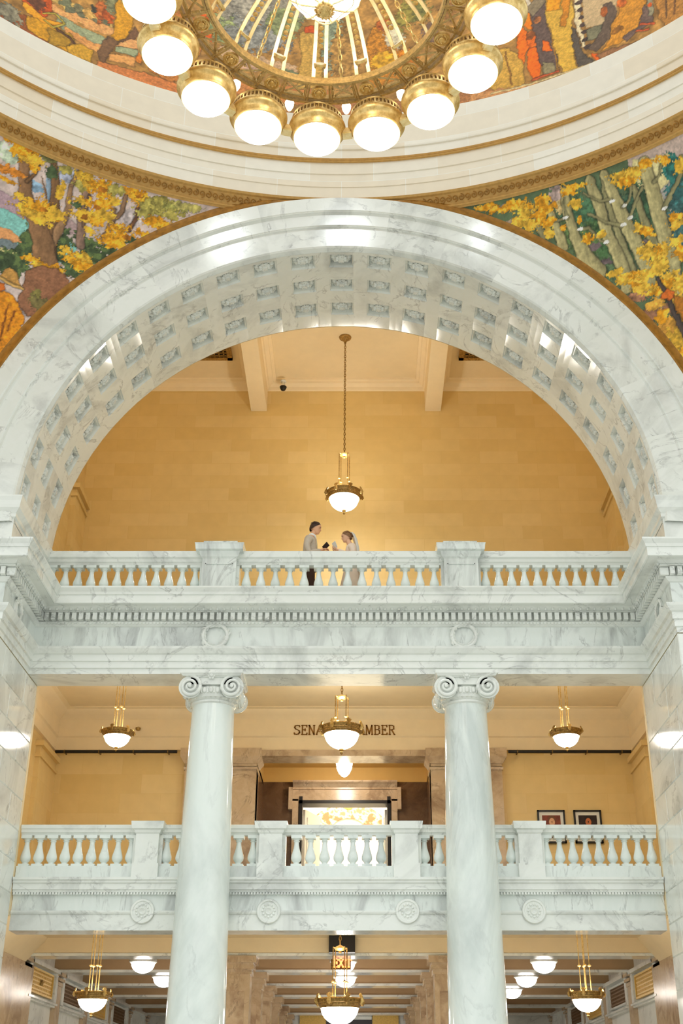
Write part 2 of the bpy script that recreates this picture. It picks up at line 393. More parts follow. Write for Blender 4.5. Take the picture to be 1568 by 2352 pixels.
# ------------------------------------------------------------------ great piers of the crossing, coursed marble
def plate(m, org, ux, uz, w, h, nrm, blk, g=.014, t=.016):
    o = Vector(org); ux = Vector(ux); uz = Vector(uz); nv = Vector(nrm)
    v = [o, o + ux * w, o + ux * w + uz * h, o + uz * h, o + ux * g + uz * g + nv * t, o + ux * (w - g) + uz * g + nv * t, o + ux * (w - g) + uz * (h - g) + nv * t, o + ux * g + uz * (h - g) + nv * t]
    m.add(v, [(0, 1, 5, 4), (1, 2, 6, 5), (2, 3, 7, 6), (3, 0, 4, 7), (4, 5, 6, 7)], blk)
for s, nme in ((-1, 'left'), (1, 'right')):
    m = M(); m.box(min(s * (W + .016), s * 9.6), max(s * (W + .016), s * 9.6), 18.016, 20.65, -1.7, 6.93)
    random.seed(3 + s); k = 0; z = 6.93
    zs = [6.93, 6.39]
    while zs[-1] > -1.7: zs.append(zs[-1] - .507)
    for i in range(len(zs) - 1):
        ya = 18.0; cuts = [18.0, 19.1, 20.65] if i % 2 else [18.0, 18.55, 19.9, 20.65]
        for a, b in zip(cuts, cuts[1:]):
            plate(m, (s * (W + .016), a, zs[i + 1]), (0, 1, 0), (0, 0, 1), b - a, zs[i] - zs[i + 1], (-s, 0, 0), random.random() * .6 + .05)
        xs = [0, .8, 2.2, 4.17] if i % 2 else [0, 1.4, 2.9, 4.17]
        for a, b in zip(xs, xs[1:]):
            plate(m, (s * (W + a), 18.016, zs[i + 1]), (s, 0, 0), (0, 0, 1), b - a, zs[i] - zs[i + 1], (0, -1, 0), random.random() * .6 + .05)
    struct('wall_%s_pier' % nme, m, MARB)
# ================================================================== UPPER ENTABLATURE
PATH = [(-9.6, 18.0), (-W, 18.0), (-W, 20.0), (W, 20.0), (W, 18.0), (9.6, 18.0)]
ent = thing('entablature', 'white marble entablature with dentils carried by the two columns under the arch', 'entablature', (0, 20, 6.94))
m = M().sweep(PATH, [(0, 6.94), (0, 7.03), (.03, 7.04), (.03, 7.15), (.06, 7.16), (.06, 7.27), (.1, 7.29), (.15, 7.36), (.16, 7.40), (.02, 7.41)])
m.box(-W, W, 20.002, 20.65, 6.938, 7.40)
for i in range(5):                                        # joints between the long blocks
    pass
build('architrave', m, MARB, ent)
m = M().sweep(PATH, [(.02, 7.405), (.02, 7.81)]); m.box(-W, W, 20.02, 20.65, 7.4, 8.4)
build('frieze', m, MARV, ent)
pr = [(.02, 7.80), (.05, 7.81), (.10, 7.86), (.10, 7.885), (.06, 7.89), (.06, 8.03), (.2, 8.03), (.2, 8.045), (.17, 8.05), (.25, 8.11), (.4, 8.1), (.42, 8.09), (.44, 8.1), (.44, 8.245), (.46, 8.25), (.47, 8.3), (.52, 8.36), (.52, 8.39), (-.3, 8.40)]
crn = build('cornice', M().sweep(PATH, pr), MARB, ent)
def along(s0, d):                                       # positions along the inner faces
    segs = [((-W, 18), (-W, 20), 2.0), ((-W, 20), (W, 20), 2 * W), ((W, 20), (W, 18), 2.0)]
# egg moulding
m = M()
def egg(m, x, y, dx, dy):
    mm = M().lathe([(0, -.036), (.02, -.026), (.027, 0), (.02, .026), (0, .036)], 6); nx, ny = dy, -dx
    mm.xf(Matrix.Translation((x + nx * .215, y + ny * .215, 8.082)) ); m.join(mm)
n = 84
for i in range(n):
    x = -5.2 + 10.4 * (i + .5) / n; egg(m, x, 20.0, 1, 0)
for s in (-1, 1):
    for i in range(17): egg(m, s * W, 17.85 + .125 * i, 0, 1 if s < 0 else -1)
tag(build('egg_moulding', m, MARB, ent, smooth=60), kind='stuff')
m = M()
for i in range(170): m.box(-5.3 + i * .0624, -5.3 + i * .0624 + .04, 19.89, 19.96, 7.835, 7.865)
tag(build('bead_moulding', m, MARB, ent), kind='stuff')
proto = None
for i in range(86):
    x = -5.19 + 10.38 * i / 85
    if proto is None:
        pm = M().box(-.038, .038, -.19, -.05, -.065, .065); proto = build('dentil', pm, MARB); proto.parent = ent; d0 = proto
    else: d0 = proto.copy(); COL.objects.link(d0)
    d0.location = (x, 0, 7.955 - 6.94)
m = M()
for s in (-1, 1):
    for i in range(18):
        y = 17.9 + .122 * i; m.box(min(s * (W - .19), s * (W - .05)), max(s * (W - .19), s * (W - .05)), y - .038, y + .038, 7.89, 8.02)
    for i in range(20): m.box(s * (W + i * .122) - .038, s * (W + i * .122) + .038, 17.81, 17.95, 7.89, 8.02)
tag(build('dentil', m, MARB, ent), kind='stuff')
def wreath(m, c, R, nx, ny):
    """leafy ring on a vertical face with outward normal (nx, ny)"""
    t = Vector((-ny, nx, 0)); nv = Vector((nx, ny, 0)); c = Vector(c); random.seed(5)
    pts = [c + (t * cos(a) + Vector((0, 0, 1)) * sin(a)) * R + nv * .02 for a in [2 * PI * i / 28 for i in range(29)]]
    m.tube(pts, .035, 8, False)
    for i in range(44):
        a = 2 * PI * i / 44; rr = R + random.choice((-.035, .04, .012)); d = (t * -sin(a) + Vector((0, 0, 1)) * cos(a)); o = (t * cos(a) + Vector((0, 0, 1)) * sin(a))
        q = c + o * rr + nv * .045; w = o * .022; l = d * .04 + o * (rr - R) * .5
        m.add([q - l, q + w, q + l, q - w, q + nv * .018], [(0, 1, 4), (1, 2, 4), (2, 3, 4), (3, 0, 4)])
    for sg in (-1, 1):                                   # ribbon ends at the foot
        m.tube([c + t * sg * R * .55 + Vector((0, 0, -R * .85)) + nv * .03, c + t * sg * R * .95 + Vector((0, 0, -R * 1.02)) + nv * .03, c + t * sg * R * 1.25 + Vector((0, 0, -R * 1.0)) + nv * .03], [.02, .025, .012], 6)
for x in (-2.2, 2.2): 
    m = M(); wreath(m, (x, 19.97, 7.63), .215, 0, -1); build('wreath', m, MARB, ent, smooth=50)
for s in (-1, 1):
    m = M(); wreath(m, (s * (W - .02), 18.75, 7.61), .18, -s, 0); build('wreath', m, MARB, ent, smooth=50)
# ================================================================== LOWER ENTABLATURE (edge of the second level)
el = thing('entablature', 'lower white marble entablature with four rosettes running behind the columns', 'entablature', (0, 20.75, 2.77))
P2 = [(-5.42, 20.75), (5.42, 20.75)]
m = M().sweep(P2, [(0, 2.77), (0, 3.02), (.025, 3.03), (.035, 3.06), (.02, 3.08), (-.3, 3.08)]); m.box(-5.42, 5.42, 20.752, 21.25, 2.768, 3.4)
build('fascia', m, MARB, el)
m = M().sweep(P2, [(-.01, 3.07), (0, 3.08), (0, 3.32), (.04, 3.33), (.04, 3.36), (-.2, 3.36)]); build('frieze', m, MARV, el)
m = M().sweep(P2, [(0, 3.36), (.06, 3.365), (.07, 3.40), (.09, 3.41), (.09, 3.50), (.12, 3.515), (.12, 3.545), (.15, 3.56), (.15, 3.60), (-.5, 3.60)]); m.box(-5.42, 5.42, 20.76, 21.25, 3.36, 3.6)
build('cornice', m, MARB, el)
m = M()
for i in range(216): m.box(-5.4 + i * .05, -5.4 + i * .05 + .028, 20.66, 20.72, 3.328, 3.36)
tag(build('small_dentil_band', m, MARB, el), kind='stuff')
for x in (-3.24, -1.15, 1.15, 3.24):
    m = M().lathe([(.0, -.005), (.05, -.05), (.06, -.045), (.07, -.03), (.15, -.03), (.16, -.045), (.19, -.045), (.2, -.03), (.2, 0)], 32, (x, 20.745, 3.07), axis='y')
    for i in range(12):
        a = 2 * PI * i / 12
        q = M().lathe([(0, -.02), (.022, 0), (0, .045)], 6); q.xf(Matrix.Translation((x + .1 * cos(a), 20.71, 3.07 + .1 * sin(a)))); m.join(q)
    build('rosette', m, MARB, el, smooth=40)
# ================================================================== COLUMNS
def spiral(turns=2.1, r0=.2, r1=.03, n=46, sg=1):
    return [(sg * r * cos(a), r * sin(a)) for r, a in [(r0 + (r1 - r0) * (i / n) ** .85, PI / 2 - 2 * PI * turns * i / n) for i in range(n + 1)]]
for s, lab in ((-1, 'left one of the two tall polished white marble ionic columns'), (1, 'right one of the two tall polished white marble ionic columns')):
    cx, cy = s * 2.205, 20.3
    col = thing('ionic_column', lab, 'column', (cx, cy, -1.7), 'marble columns under the entablature')
    prof = [(.50, -1.3), (.50, -.5)] + [(.365 + (.485 - .365) * (1 - t ** 1.35), -.5 + 6.93 * t) for t in [i / 14 for i in range(15)]]
    build('shaft', M().lathe(prof, 64, (cx, cy, 0)), MARC, col, smooth=30)
    m = M().box(cx - .68, cx + .68, cy - .62, cy + .38, -1.7, -1.5).lathe([(.64, -1.5), (.66, -1.45), (.62, -1.4), (.55, -1.38), (.55, -1.36), (.56, -1.3), (.5, -1.28)], 48, (cx, cy, 0))
    build('base', m, MARC, col, smooth=30)
    cap = build('capital', M().lathe([(.365, 6.40), (.395, 6.42), (.395, 6.45), (.375, 6.46), (.42, 6.5), (.45, 6.6), (.45, 6.65), (.3, 6.8), (.3, 6.86)], 48, (cx, cy, 0)), MARB, col, smooth=30)
    m = M().tbox(cx, cy, 1.0, 1.0, 6.84, 1.06, 1.06, 6.88); m.box(cx - .54, cx + .54, cy - .54, cy + .54, 6.88, 6.94)
    build('abacus', m, MARB, cap)
    for k in range(4):                                    # volutes in pairs on the four faces
        R = Matrix.Translation((cx, cy, 0)) @ Matrix.Rotation(k * PI / 2, 4, 'Z')
        for sg in (-1, 1):
            m = M(); odd = k % 2; vr = .84 if odd else 1; c0 = (sg * (.27 if odd else .36), -.43, 6.655)
            m.lathe([(.2 * vr, .0), (.2 * vr, -.02), (0, -.02)], 32, (c0[0], c0[1], c0[2]), axis='y')
            sp = [(vr * a_, vr * b_) for a_, b_ in spiral(sg=-sg)]; m.tube([(c0[0] + x, c0[1] - .035 - .045 * i / 46, c0[2] + z) for i, (x, z) in enumerate(sp)], [.032 - .014 * i / 46 for i in range(47)], 8)
            m.lathe([(.034, 0), (.03, -.04), (0, -.055)], 12, (c0[0], c0[1] - .06, c0[2]), axis='y')
            m.box(min(0, sg * .36), max(0, sg * .36), -.45, -.25, 6.70, 6.86).box(min(0, sg * .36), max(0, sg * .36), -.475, -.44, 6.82, 6.86)
            # rolled side of the scroll going back
            m.lathe([(.19 * vr, .0), (.15 * vr, .12), (.13 * vr, .3)], 20, (c0[0], c0[1] + .01, c0[2]), axis='y')
            m.xf(R); build('volute', m, MARB, cap, smooth=35)
        m = M()
        for j in (-1, 0, 1):
            q = M().lathe([(0, -.055), (.03, -.035), (.042, .01), (.03, .05), (.02, .055)], 10); q.xf(Matrix.Translation((j * .11, -.44 + abs(j) * .02, 6.6))); m.join(q)
            for o in (-.035, .035): m.box(j * .11 + o * 1.4 - .006, j * .11 + o * 1.4 + .006, -.46, -.4, 6.55, 6.66)
        for j in range(-4, 5):
            a = j * .2; m.lathe([(0, -.02), (.022, 0), (0, .02)], 8, (.41 * sin(a), -.41 * cos(a), 6.495))
        for j in range(6):
            a = j * PI / 3; m.lathe([(0, -.02), (.025, 0), (0, .02)], 7, (.04 * cos(a), -.5, 6.84 + .04 * sin(a)), axis='y')
        m.lathe([(.02, .02), (.03, -.01), (0, -.035)], 8, (0, -.52, 6.84), axis='y')
        m.xf(R); build('flower_ornament', m, MARB, cap, smooth=40)
# ================================================================== BALUSTRADES
def baluster_mesh(h, rb):
    m = M(); w = .18
    m.box(-w / 2, w / 2, -w / 2, w / 2, 0, .05)
    p = [(.36, .052), (.42, .06), (.42, .085), (.36, .1), (.28, .125), (.27, .15), (.36, .18), (.49, .24), (.52, .3), (.49, .37), (.4, .47), (.29, .6), (.235, .72), (.225, .8), (.3, .81), (.3, .83), (.24, .84), (.27, .86), (.38, .9)]
    m.lathe([(r * rb * 2, z * h) for r, z in p], 20, cap=False)
    m.box(-w / 2, w / 2, -w / 2, w / 2, .9 * h, h)
    return m
# upper
bu = thing('balustrade', 'upper white marble balustrade below the arch where the couple stand', 'balustrade', (0, 20.2, 8.4))
YU = 20.2
m = M().box(-W, W, 20.06, 20.36, 8.4, 8.58)
build('plinth', m, MARB, bu)
spans = [(-W, -2.45), (-1.95, 1.95), (2.45, W)]
for x0, x1 in spans:
    m = M().sweep([(x0, YU), (x1, YU)], [(0, 9.075), (.08, 9.08), (.09, 9.11), (.12, 9.13), (.13, 9.18), (.17, 9.2), (.18, 9.31), (.16, 9.325), (0, 9.33)])
    m.sweep([(x1, YU), (x0, YU)], [(0, 9.075), (.08, 9.08), (.09, 9.11), (.12, 9.13), (.13, 9.18), (.17, 9.2), (.18, 9.31), (.16, 9.325), (0, 9.33)])
    build('handrail', m, MARB, bu)
bp = baluster_mesh(.5, .085); proto = build('baluster', bp, MARC, smooth=35); proto.parent = bu; first = True
for i0, n, x0, x1 in ((0, 12, -5.28, -2.66), (1, 14, -1.72, 1.72), (2, 12, 2.66, 5.28)):
    for i in range(n):
        o = proto if first else proto.copy()
        if not first: COL.objects.link(o)
        first = False; o.location = (x0 + (x1 - x0) * i / (n - 1), 0, .175)
for x in (-2.2, 2.2):
    m = M().box(x - .31, x + .31, 19.92, 20.48, 8.4, 9.15)
    m.box(x - .36, x + .36, 20.04, 20.36, 8.4, 9.1)
    m.sweep([(x - .31, 20.48), (x - .31, 19.92), (x + .31, 19.92), (x + .31, 20.48)], [(0, 9.12), (.03, 9.15), (.05, 9.2), (.06, 9.24), (.12, 9.26), (.13, 9.35), (.14, 9.38), (-.2, 9.385)])
    m.box(x - .31, x + .31, 19.95, 20.45, 9.38, 9.49)
    for a, b, c, d in ((x - .25, x + .25, 9.0, 9.02), (x - .25, x + .25, 8.5, 8.52), (x - .25, x - .235, 8.5, 9.02), (x + .235, x + .25, 8.5, 9.02)): m.box(a, b, 19.905, 19.925, c, d)
    build('pedestal', m, MARV, bu)
# lower
bl = thing('balustrade', 'lower white marble balustrade passing behind the two columns', 'balustrade', (0, 20.9, 3.6))
YL = 20.86
m = M().box(-5.42, 5.42, 20.72, 21.02, 3.6, 3.8); build('plinth', m, MARV, bl)
pd = [-3.24, -1.15, 1.15, 3.24]
ed = [-5.42] + pd + [5.42]
for a, b in zip(ed, ed[1:]):
    x0 = a + (.2 if a > -5.4 else 0); x1 = b - (.2 if b < 5.4 else 0)
    pf = [(0, 4.32), (.06, 4.325), (.07, 4.35), (.1, 4.37), (.11, 4.41), (.13, 4.43), (.14, 4.48), (.13, 4.49), (0, 4.495)]
    m = M().sweep([(x0, YL), (x1, YL)], pf).sweep([(x1, YL), (x0, YL)], pf); build('handrail', m, MARB, bl)
bp = baluster_mesh(.53, .088); proto = build('baluster', bp, MARC, smooth=35); proto.parent = bl; first = True
for n, x0, x1 in ((9, -5.32, -3.54), (7, -2.93, -1.46), (7, -.72, .72), (7, 1.46, 2.93), (9, 3.54, 5.32)):
    for i in range(n):
        o = proto if first else proto.copy()
        if not first: COL.objects.link(o)
        first = False; o.location = (x0 + (x1 - x0) * i / (n - 1), -.04, .195)
for x in pd:
    m = M().box(x - .22, x + .22, 20.62, 21.1, 3.6, 3.83).box(x - .195, x + .195, 20.65, 21.07, 3.83, 4.34)
    m.sweep([(x - .195, 21.07), (x - .195, 20.65), (x + .195, 20.65), (x + .195, 21.07)], [(0, 4.32), (.02, 4.34), (.03, 4.38), (.07, 4.40), (.08, 4.48), (.085, 4.52), (-.15, 4.525)])
    m.box(x - .25, x + .25, 20.76, 20.96, 3.8, 4.32)
    build('pedestal', m, MARB, bl)
# ================================================================== COFFERED ARCH
ar = thing('coffered_arch', 'great white marble arch with a coffered underside full of rosettes', 'arch', (0, 18, ZC))
A0 = math.radians(93)
m = M().ring([(6.62, 18.35), (6.62, 17.9), (6.60, 17.87), (6.30, 17.87), (6.28, 17.885), (6.26, 17.87), (6.24, 17.9), (6.22, 17.92), (5.98, 17.92), (5.96, 17.935), (5.94, 17.92), (5.92, 17.945), (5.90, 17.95), (5.50, 17.95), (5.47, 17.97), (5.43, 18.06)], -A0, A0, 132, blocks=8)
build('archivolt', m, MARB, ar)
# intrados with recessed coffers
YR = [(18.12, 18.50), (18.87, 19.24), (19.62, 20.02)]; NC = 11; DA = math.radians(7.72); HC = math.radians(2.45)
def ap(R, a, y): return (R * sin(a), y, ZC + R * cos(a))
m = M(); cuts = [-A0]
for k in range(-NC, NC + 1): cuts += [k * DA - HC, k * DA + HC]
cuts.append(A0); ys = [18.05] + [y for p in YR for y in p] + [20.42]
for i in range(len(cuts) - 1):
    for j in range(len(ys) - 1):
        a, b = cuts[i], cuts[i + 1]; y0, y1 = ys[j], ys[j + 1]
        random.seed(i // 4 * 7 + 3); bk = random.random() * .5 + .05
        if i % 2 == 1 and j % 2 == 1:
            ia, iy = math.radians(.45), .05; d1, d2 = .03, .125
            lv = [(RI, 0, 0), (RI + d1, ia * .25, iy * .25), (RI + d1, ia * .6, iy * .6), (RI + d2, ia, iy)]
            for (R0, e0, f0), (R1, e1, f1) in zip(lv, lv[1:]):
                c0 = [ap(R0, a + e0, y0 + f0), ap(R0, b - e0, y0 + f0), ap(R0, b - e0, y1 - f0), ap(R0, a + e0, y1 - f0)]
                c1 = [ap(R1, a + e1, y0 + f1), ap(R1, b - e1, y0 + f1), ap(R1, b - e1, y1 - f1), ap(R1, a + e1, y1 - f1)]
                m.add(c0 + c1, [(0, 1, 5, 4), (1, 2, 6, 5), (2, 3, 7, 6), (3, 0, 4, 7)], bk)
            m.add(c1, [(0, 1, 2, 3)], bk)
        else:
            n = 1 if i % 2 else 2
            for q in range(n):
                c, d = a + (b - a) * q / n, a + (b - a) * (q + 1) / n
                m.add([ap(RI, c, y0), ap(RI, d, y0), ap(RI, d, y1), ap(RI, c, y1)], [(0, 1, 2, 3)], bk)
build('soffit', m, MARB, ar)
# rosette: two tiers of curled petals and a domed eye
rm = M()
for tier, (R, n, hh, wd) in enumerate(((.165, 8, .07, .075), (.1, 8, .1, .05))):
    for i in range(n):
        a = 2 * PI * (i + .5 * tier) / n; ca, sa = cos(a), sin(a)
        pts = []
        for t, w, h in ((0, .25, .25), (.35, .8, .8), (.7, 1.0, 1.0), (.92, .75, .85), (1.0, .4, .55)):
            for q in (-1, -.45, 0, .45, 1):
                r = R * t; x = r; y = q * wd * w * (R / .165) ** .5; z = hh * h - abs(q) * .028 + (.012 if q == 0 else 0) + (.03 * tier)
                pts.append((x * ca - y * sa, x * sa + y * ca, z))
        f = [(j * 5 + k, j * 5 + k + 1, (j + 1) * 5 + k + 1, (j + 1) * 5 + k) for j in range(4) for k in range(4)]
        rm.add(pts, f)
rm.lathe([(.045, .09), (.05, .12), (.03, .145), (0, .155)], 10)
rm.lathe([(.15, 0), (.14, .03), (.02, .06)], 16)
for i in range(9):
    a = 2 * PI * i / 9; rm.lathe([(0, 0), (.011, .008), (0, .016)], 5, (.028 * cos(a), .028 * sin(a), .142))
proto = None
for k in range(-NC, NC + 1):
    for (y0, y1) in YR:
        a = k * DA
        if proto is None: proto = build('rosette', rm, MARB, smooth=55); proto.parent = ar; o = proto
        else: o = proto.copy(); COL.objects.link(o)
        R = RI + .123
        zx = Vector((-sin(a), 0, -cos(a))); yx = Vector((0, 1, 0)); xx = yx.cross(zx)
        M4 = Matrix((xx, yx, zx)).transposed().to_4x4(); M4.translation = Vector(ap(R, a, (y0 + y1) / 2)) - Vector((0, 18, ZC))
        o.matrix_basis = M4 @ Matrix.Diagonal((1.2, 1.12, .82, 1))
# impost blocks at the springing
IP = [(0, 8.98), (.03, 9.0), (.04, 9.05), (.02, 9.06), (.05, 9.1), (.09, 9.15), (.1, 9.2), (.11, 9.27), (.13, 9.34), (.13, 9.36), (-.2, 9.37)]
for s in (-1, 1):
    m = M(); pth = [(-9.6, 18.0), (-W, 18.0), (-W, 20.42)]
    if s > 0: pth = [(W, 20.42), (W, 18.0), (9.6, 18.0)]
    IPs = [(o if True else 0, z) for o, z in IP]
    m.sweep(pth, IPs); m.box(min(s * W, s * 9.6), max(s * W, s * 9.6), 18.0, 20.42, 8.38, 9.2)
    for a, b, c, d in ((.35, 3.5, 8.88, 8.9), (.35, .37, 8.4, 8.9)): m.box(min(s * (W + a), s * (W + b)), max(s * (W + a), s * (W + b)), 17.985, 18.0, c, d)
    build('impost', m, MARB, ar)
# ================================================================== ROTUNDA: gold mouldings, pendentives, drum
RHO = math.sqrt(9.25 ** 2 + 6.67 ** 2)
m = M().ring([(6.60, 17.88), (6.63, 17.86), (6.68, 17.88), (6.76, 17.91), (6.82, 17.90), (6.88, 17.86), (6.91, 17.84), (6.93, 17.86), (6.93, 17.95)], -A0, A0, 128)
m.v = [(x, y if z < 15.72 else 17.93, min(z, 15.80)) for x, y, z in m.v]
tag(build('trim_9', m, GOLDP, smooth=50), kind='structure')
def sph_r(z): return math.sqrt(RHO ** 2 - (z - ZC) ** 2)
m = M(); rp = []
for z in (15.58, 15.60): rp.append((sph_r(z) - .02, z))
rp += [(sph_r(15.6) - .05, 15.61), (sph_r(15.62) - .05, 15.635), (sph_r(15.64) - .015, 15.65), (sph_r(15.82) - .015, 15.82), (sph_r(15.83) - .05, 15.83), (sph_r(15.86) - .05, 15.87), (9.25, 15.87)]
m.ring(rp, -PI, PI, 256, plane='drum')
tag(build('trim_10', m, GOLDM, smooth=40), kind='structure')
m = M()                                                   # scrolls along the gold band
for i in range(-78, 79):
    a = math.radians(i * .75); R = sph_r(15.735) - .02
    c = Vector((R * sin(a), YC + R * cos(a), 15.735)); t = Vector((cos(a), -sin(a), 0)); up = Vector((sin(a) * .6, cos(a) * .6, -.8)) * -1; sg = 1 if i % 2 else -1
    m.tube([c + t * (x * .8) + up * (z * .8) * sg - Vector((sin(a), cos(a), 0)) * .012 for x, z in spiral(1.3, .085, .02, 14)], .010, 5)
tag(build('trim_11', m, GOLDP), kind='structure')
R0 = 9.25
pr = [(R0, 15.87), (R0 - .01, 15.875), (R0 - .01, 16.15), (R0 - .02, 16.155), (R0 - .025, 16.165), (R0 - .02, 16.175), (R0, 16.18), (R0, 16.485), (R0 - .012, 16.49), (R0 - .018, 16.50), (R0 - .012, 16.51), (R0 + .01, 16.52), (R0 + .01, 16.80)]
sd = lambda x, y, z: (math.atan2(x, y - YC) * 9.25, z, 0)
struct('wall_drum', M().ring(pr, -PI, PI, 256, plane='drum'), DRUM, st=sd, smooth=40)
tag(build('trim_12', M().ring([(R0 + .01, 16.80), (R0 - .03, 16.805), (R0 - .035, 16.82), (R0 - .02, 16.835), (R0 - .035, 16.85), (R0 - .02, 16.865), (R0 - .03, 16.89), (R0 + .01, 16.895)], -PI, PI, 256, plane='drum'), GOLDM, smooth=50), kind='structure')
struct('wall_drum_upper', M().ring([(R0 + .01, 16.895), (R0 + .01, 17.13), (R0 - .015, 17.14), (R0 - .02, 17.17), (R0 + .01, 17.19), (R0 + .01, 18.06), (R0 + .03, 18.08), (R0 + .03, 18.1)], -PI, PI, 256, plane='drum'), DRUM, st=sd, smooth=40)
# ================================================================== PAINTED MURALS (pigment stored per vertex)
def hit_sphere(u, v):
    a, y, z = ray(u, v); ox, oy, oz = CXM, -YC, -ZC
    A = a * a + y * y + z * z; B = a * ox + y * oy + z * oz; C = ox * ox + oy * oy + oz * oz - RHO ** 2
    k = (-B + math.sqrt(B * B - A * C)) / A; return CXM + a * k, y * k, z * k
def hit_drum(u, v):
    a, y, z = ray(u, v); ox, oy = CXM, -YC
    A = a * a + y * y; B = a * ox + y * oy; C = ox * ox + oy * oy - 9.28 ** 2
    k = (-B + math.sqrt(B * B - A * C)) / A; return CXM + a * k, y * k, z * k
_L = np.random.RandomState(11).rand(8, 128, 128)
def vn(x, y, sd=0):
    x = x + 37.7 * sd; y = y + 19.3 * sd; L = _L[sd % 8]
    xi = np.floor(x).astype(int); yi = np.floor(y).astype(int); fx = x - xi; fy = y - yi
    fx = fx * fx * (3 - 2 * fx); fy = fy * fy * (3 - 2 * fy); g = lambda i, j: L[i % 128, j % 128]
    return (g(xi, yi) * (1 - fx) + g(xi + 1, yi) * fx) * (1 - fy) + (g(xi, yi + 1) * (1 - fx) + g(xi + 1, yi + 1) * fx) * fy
def fb(x, y, sd=0): return .5 * vn(x, y, sd) + .3 * vn(x * 2.1, y * 2.1, sd + 1) + .2 * vn(x * 4.3, y * 4.3, sd + 2)
class Paint:
    def __init__(p, s, t, hit, base):
        p.s, p.t, p.hit = s, t, hit; p.c = np.empty((len(s), 3)); p.c[:] = base
        p.n1 = fb(s * 6, t * 6, 1); p.n2 = fb(s * 17, t * 17, 3); p.n3 = fb(s * 40, t * 40, 5)
        p.wx = (fb(s * 7, t * 7, 4) - .5); p.wy = (fb(s * 7, t * 7, 6) - .5)
    def st(p, u, v):
        x, y, z = p.hit(u, v); return math.atan2(x, y - YC) * 9.0, z
    def dab(p, m, col, a=1.0, var=.22, grain=None):
        g = (p.n2[m] * .6 + p.n3[m] * .4) if grain is None else grain
        c = np.array(col, float)[None] * (1 + var * 2 * (g[:, None] - .5))
        if np.ndim(a): a = a[:, None]
        p.c[m] = p.c[m] * (1 - a) + c * a
    def outline(p, idx, d, w=.010, k=.3):
        e = np.exp(-(d / w) ** 2) * k; p.c[idx] *= (1 - e)[:, None]
    def fol(p, u, v, ru, rv, col, sd=0, rag=.9, hi=None, line=.5):
        cs, ct = p.st(u, v); a = abs(p.st(u + ru, v)[0] - p.st(u - ru, v)[0]) / 2; b = abs(p.st(u, v - rv)[1] - p.st(u, v + rv)[1]) / 2
        m = np.where((abs(p.s - cs) < a * 1.7) & (abs(p.t - ct) < b * 1.7))[0]
        if not len(m): return
        s, t = p.s[m], p.t[m]
        d = np.sqrt(((s - cs) / a) ** 2 + ((t - ct) / b) ** 2) - 1.05 + rag * (fb(s * 6, t * 6, sd) - .5) * 1.5 + rag * 1.5 * (fb(s * 19, t * 19, sd + 2) - .5) + rag * .5 * (vn(s * 45, t * 45, sd + 1) - .5)
        q = d < 0; mm = m[q]; g = fb(s[q] * 13, t[q] * 13, sd + 1)
        p.dab(mm, col, 1, .45, g)
        if hi is not None: h = mm[(g > .55)]; p.dab(h, hi, .75, .2)
        p.outline(m, d, .09, line * .45)
    def poly(p, pts, col, var=.25, line=.5, wob=.05, a=1.0):
        q = np.array([p.st(*x) for x in pts]); mn, mx = q.min(0) - .15, q.max(0) + .15
        m = np.where((p.s > mn[0]) & (p.s < mx[0]) & (p.t > mn[1]) & (p.t < mx[1]))[0]
        if not len(m): return
        s = p.s[m] + wob * p.wx[m] * 2; t = p.t[m] + wob * p.wy[m] * 2
        ins = np.zeros(len(m), bool); dd = np.full(len(m), 9e9)
        for i in range(len(q)):
            (x0, y0), (x1, y1) = q[i - 1], q[i]
            c = ((y0 > t) != (y1 > t)) & (s < (x1 - x0) * (t - y0) / (y1 - y0 + 1e-12) + x0); ins ^= c
            L = (x1 - x0) ** 2 + (y1 - y0) ** 2 + 1e-12; k = np.clip(((s - x0) * (x1 - x0) + (t - y0) * (y1 - y0)) / L, 0, 1)
            dd = np.minimum(dd, np.hypot(s - x0 - k * (x1 - x0), t - y0 - k * (y1 - y0)))
        p.dab(m[ins], col, a, var); p.outline(m, dd, .012, line * .6)
    def line(p, pts, w, col, var=.3, edge=.5, wob=.03):
        q = [p.st(*x) for x in pts]; n = len(q); w = w if isinstance(w, (list, tuple)) else [w] * n; w = [x / 105 / 2 for x in w]
        q_ = np.array(q); R = max(w) + .1; mn, mx = q_.min(0) - R, q_.max(0) + R
        m = np.where((p.s > mn[0]) & (p.s < mx[0]) & (p.t > mn[1]) & (p.t < mx[1]))[0]
        if not len(m): return
        s = p.s[m] + wob * p.wx[m] * 2; t = p.t[m] + wob * p.wy[m] * 2; best = np.full(len(m), 9e9); side = np.zeros(len(m))
        for i in range(n - 1):
            (x0, y0), (x1, y1) = q[i], q[i + 1]; dx, dy = x1 - x0, y1 - y0; L = dx * dx + dy * dy + 1e-12
            k = np.clip(((s - x0) * dx + (t - y0) * dy) / L, 0, 1); ww = w[i] + (w[i + 1] - w[i]) * k
            d = np.hypot(s - x0 - k * dx, t - y0 - k * dy) - ww; z = ((s - x0) * dy - (t - y0) * dx) / math.sqrt(L) / (ww + 1e-6)
            u = d < best; best[u] = d[u]; side[u] = z[u]
        ins = best < 0; mm = m[ins]; g = p.n2[mm] * .5 + fb(p.s[mm] * 30, p.t[mm] * 7, 3) * .5
        p.dab(mm, col, 1, var, g); p.c[mm] *= (1 + .16 * np.sign(side[ins]) * abs(side[ins]) ** 1.5)[:, None]
        p.outline(m, best, .012, edge * .7)
PIG, nt_, b_ = nm('mural_pigment')
_a = N(nt_, 'ShaderNodeAttribute', attribute_name='pigment'); nt_.links.new(_a.outputs['Color'], b_.inputs['Base Color']); b_.inputs['Roughness'].default_value = .75
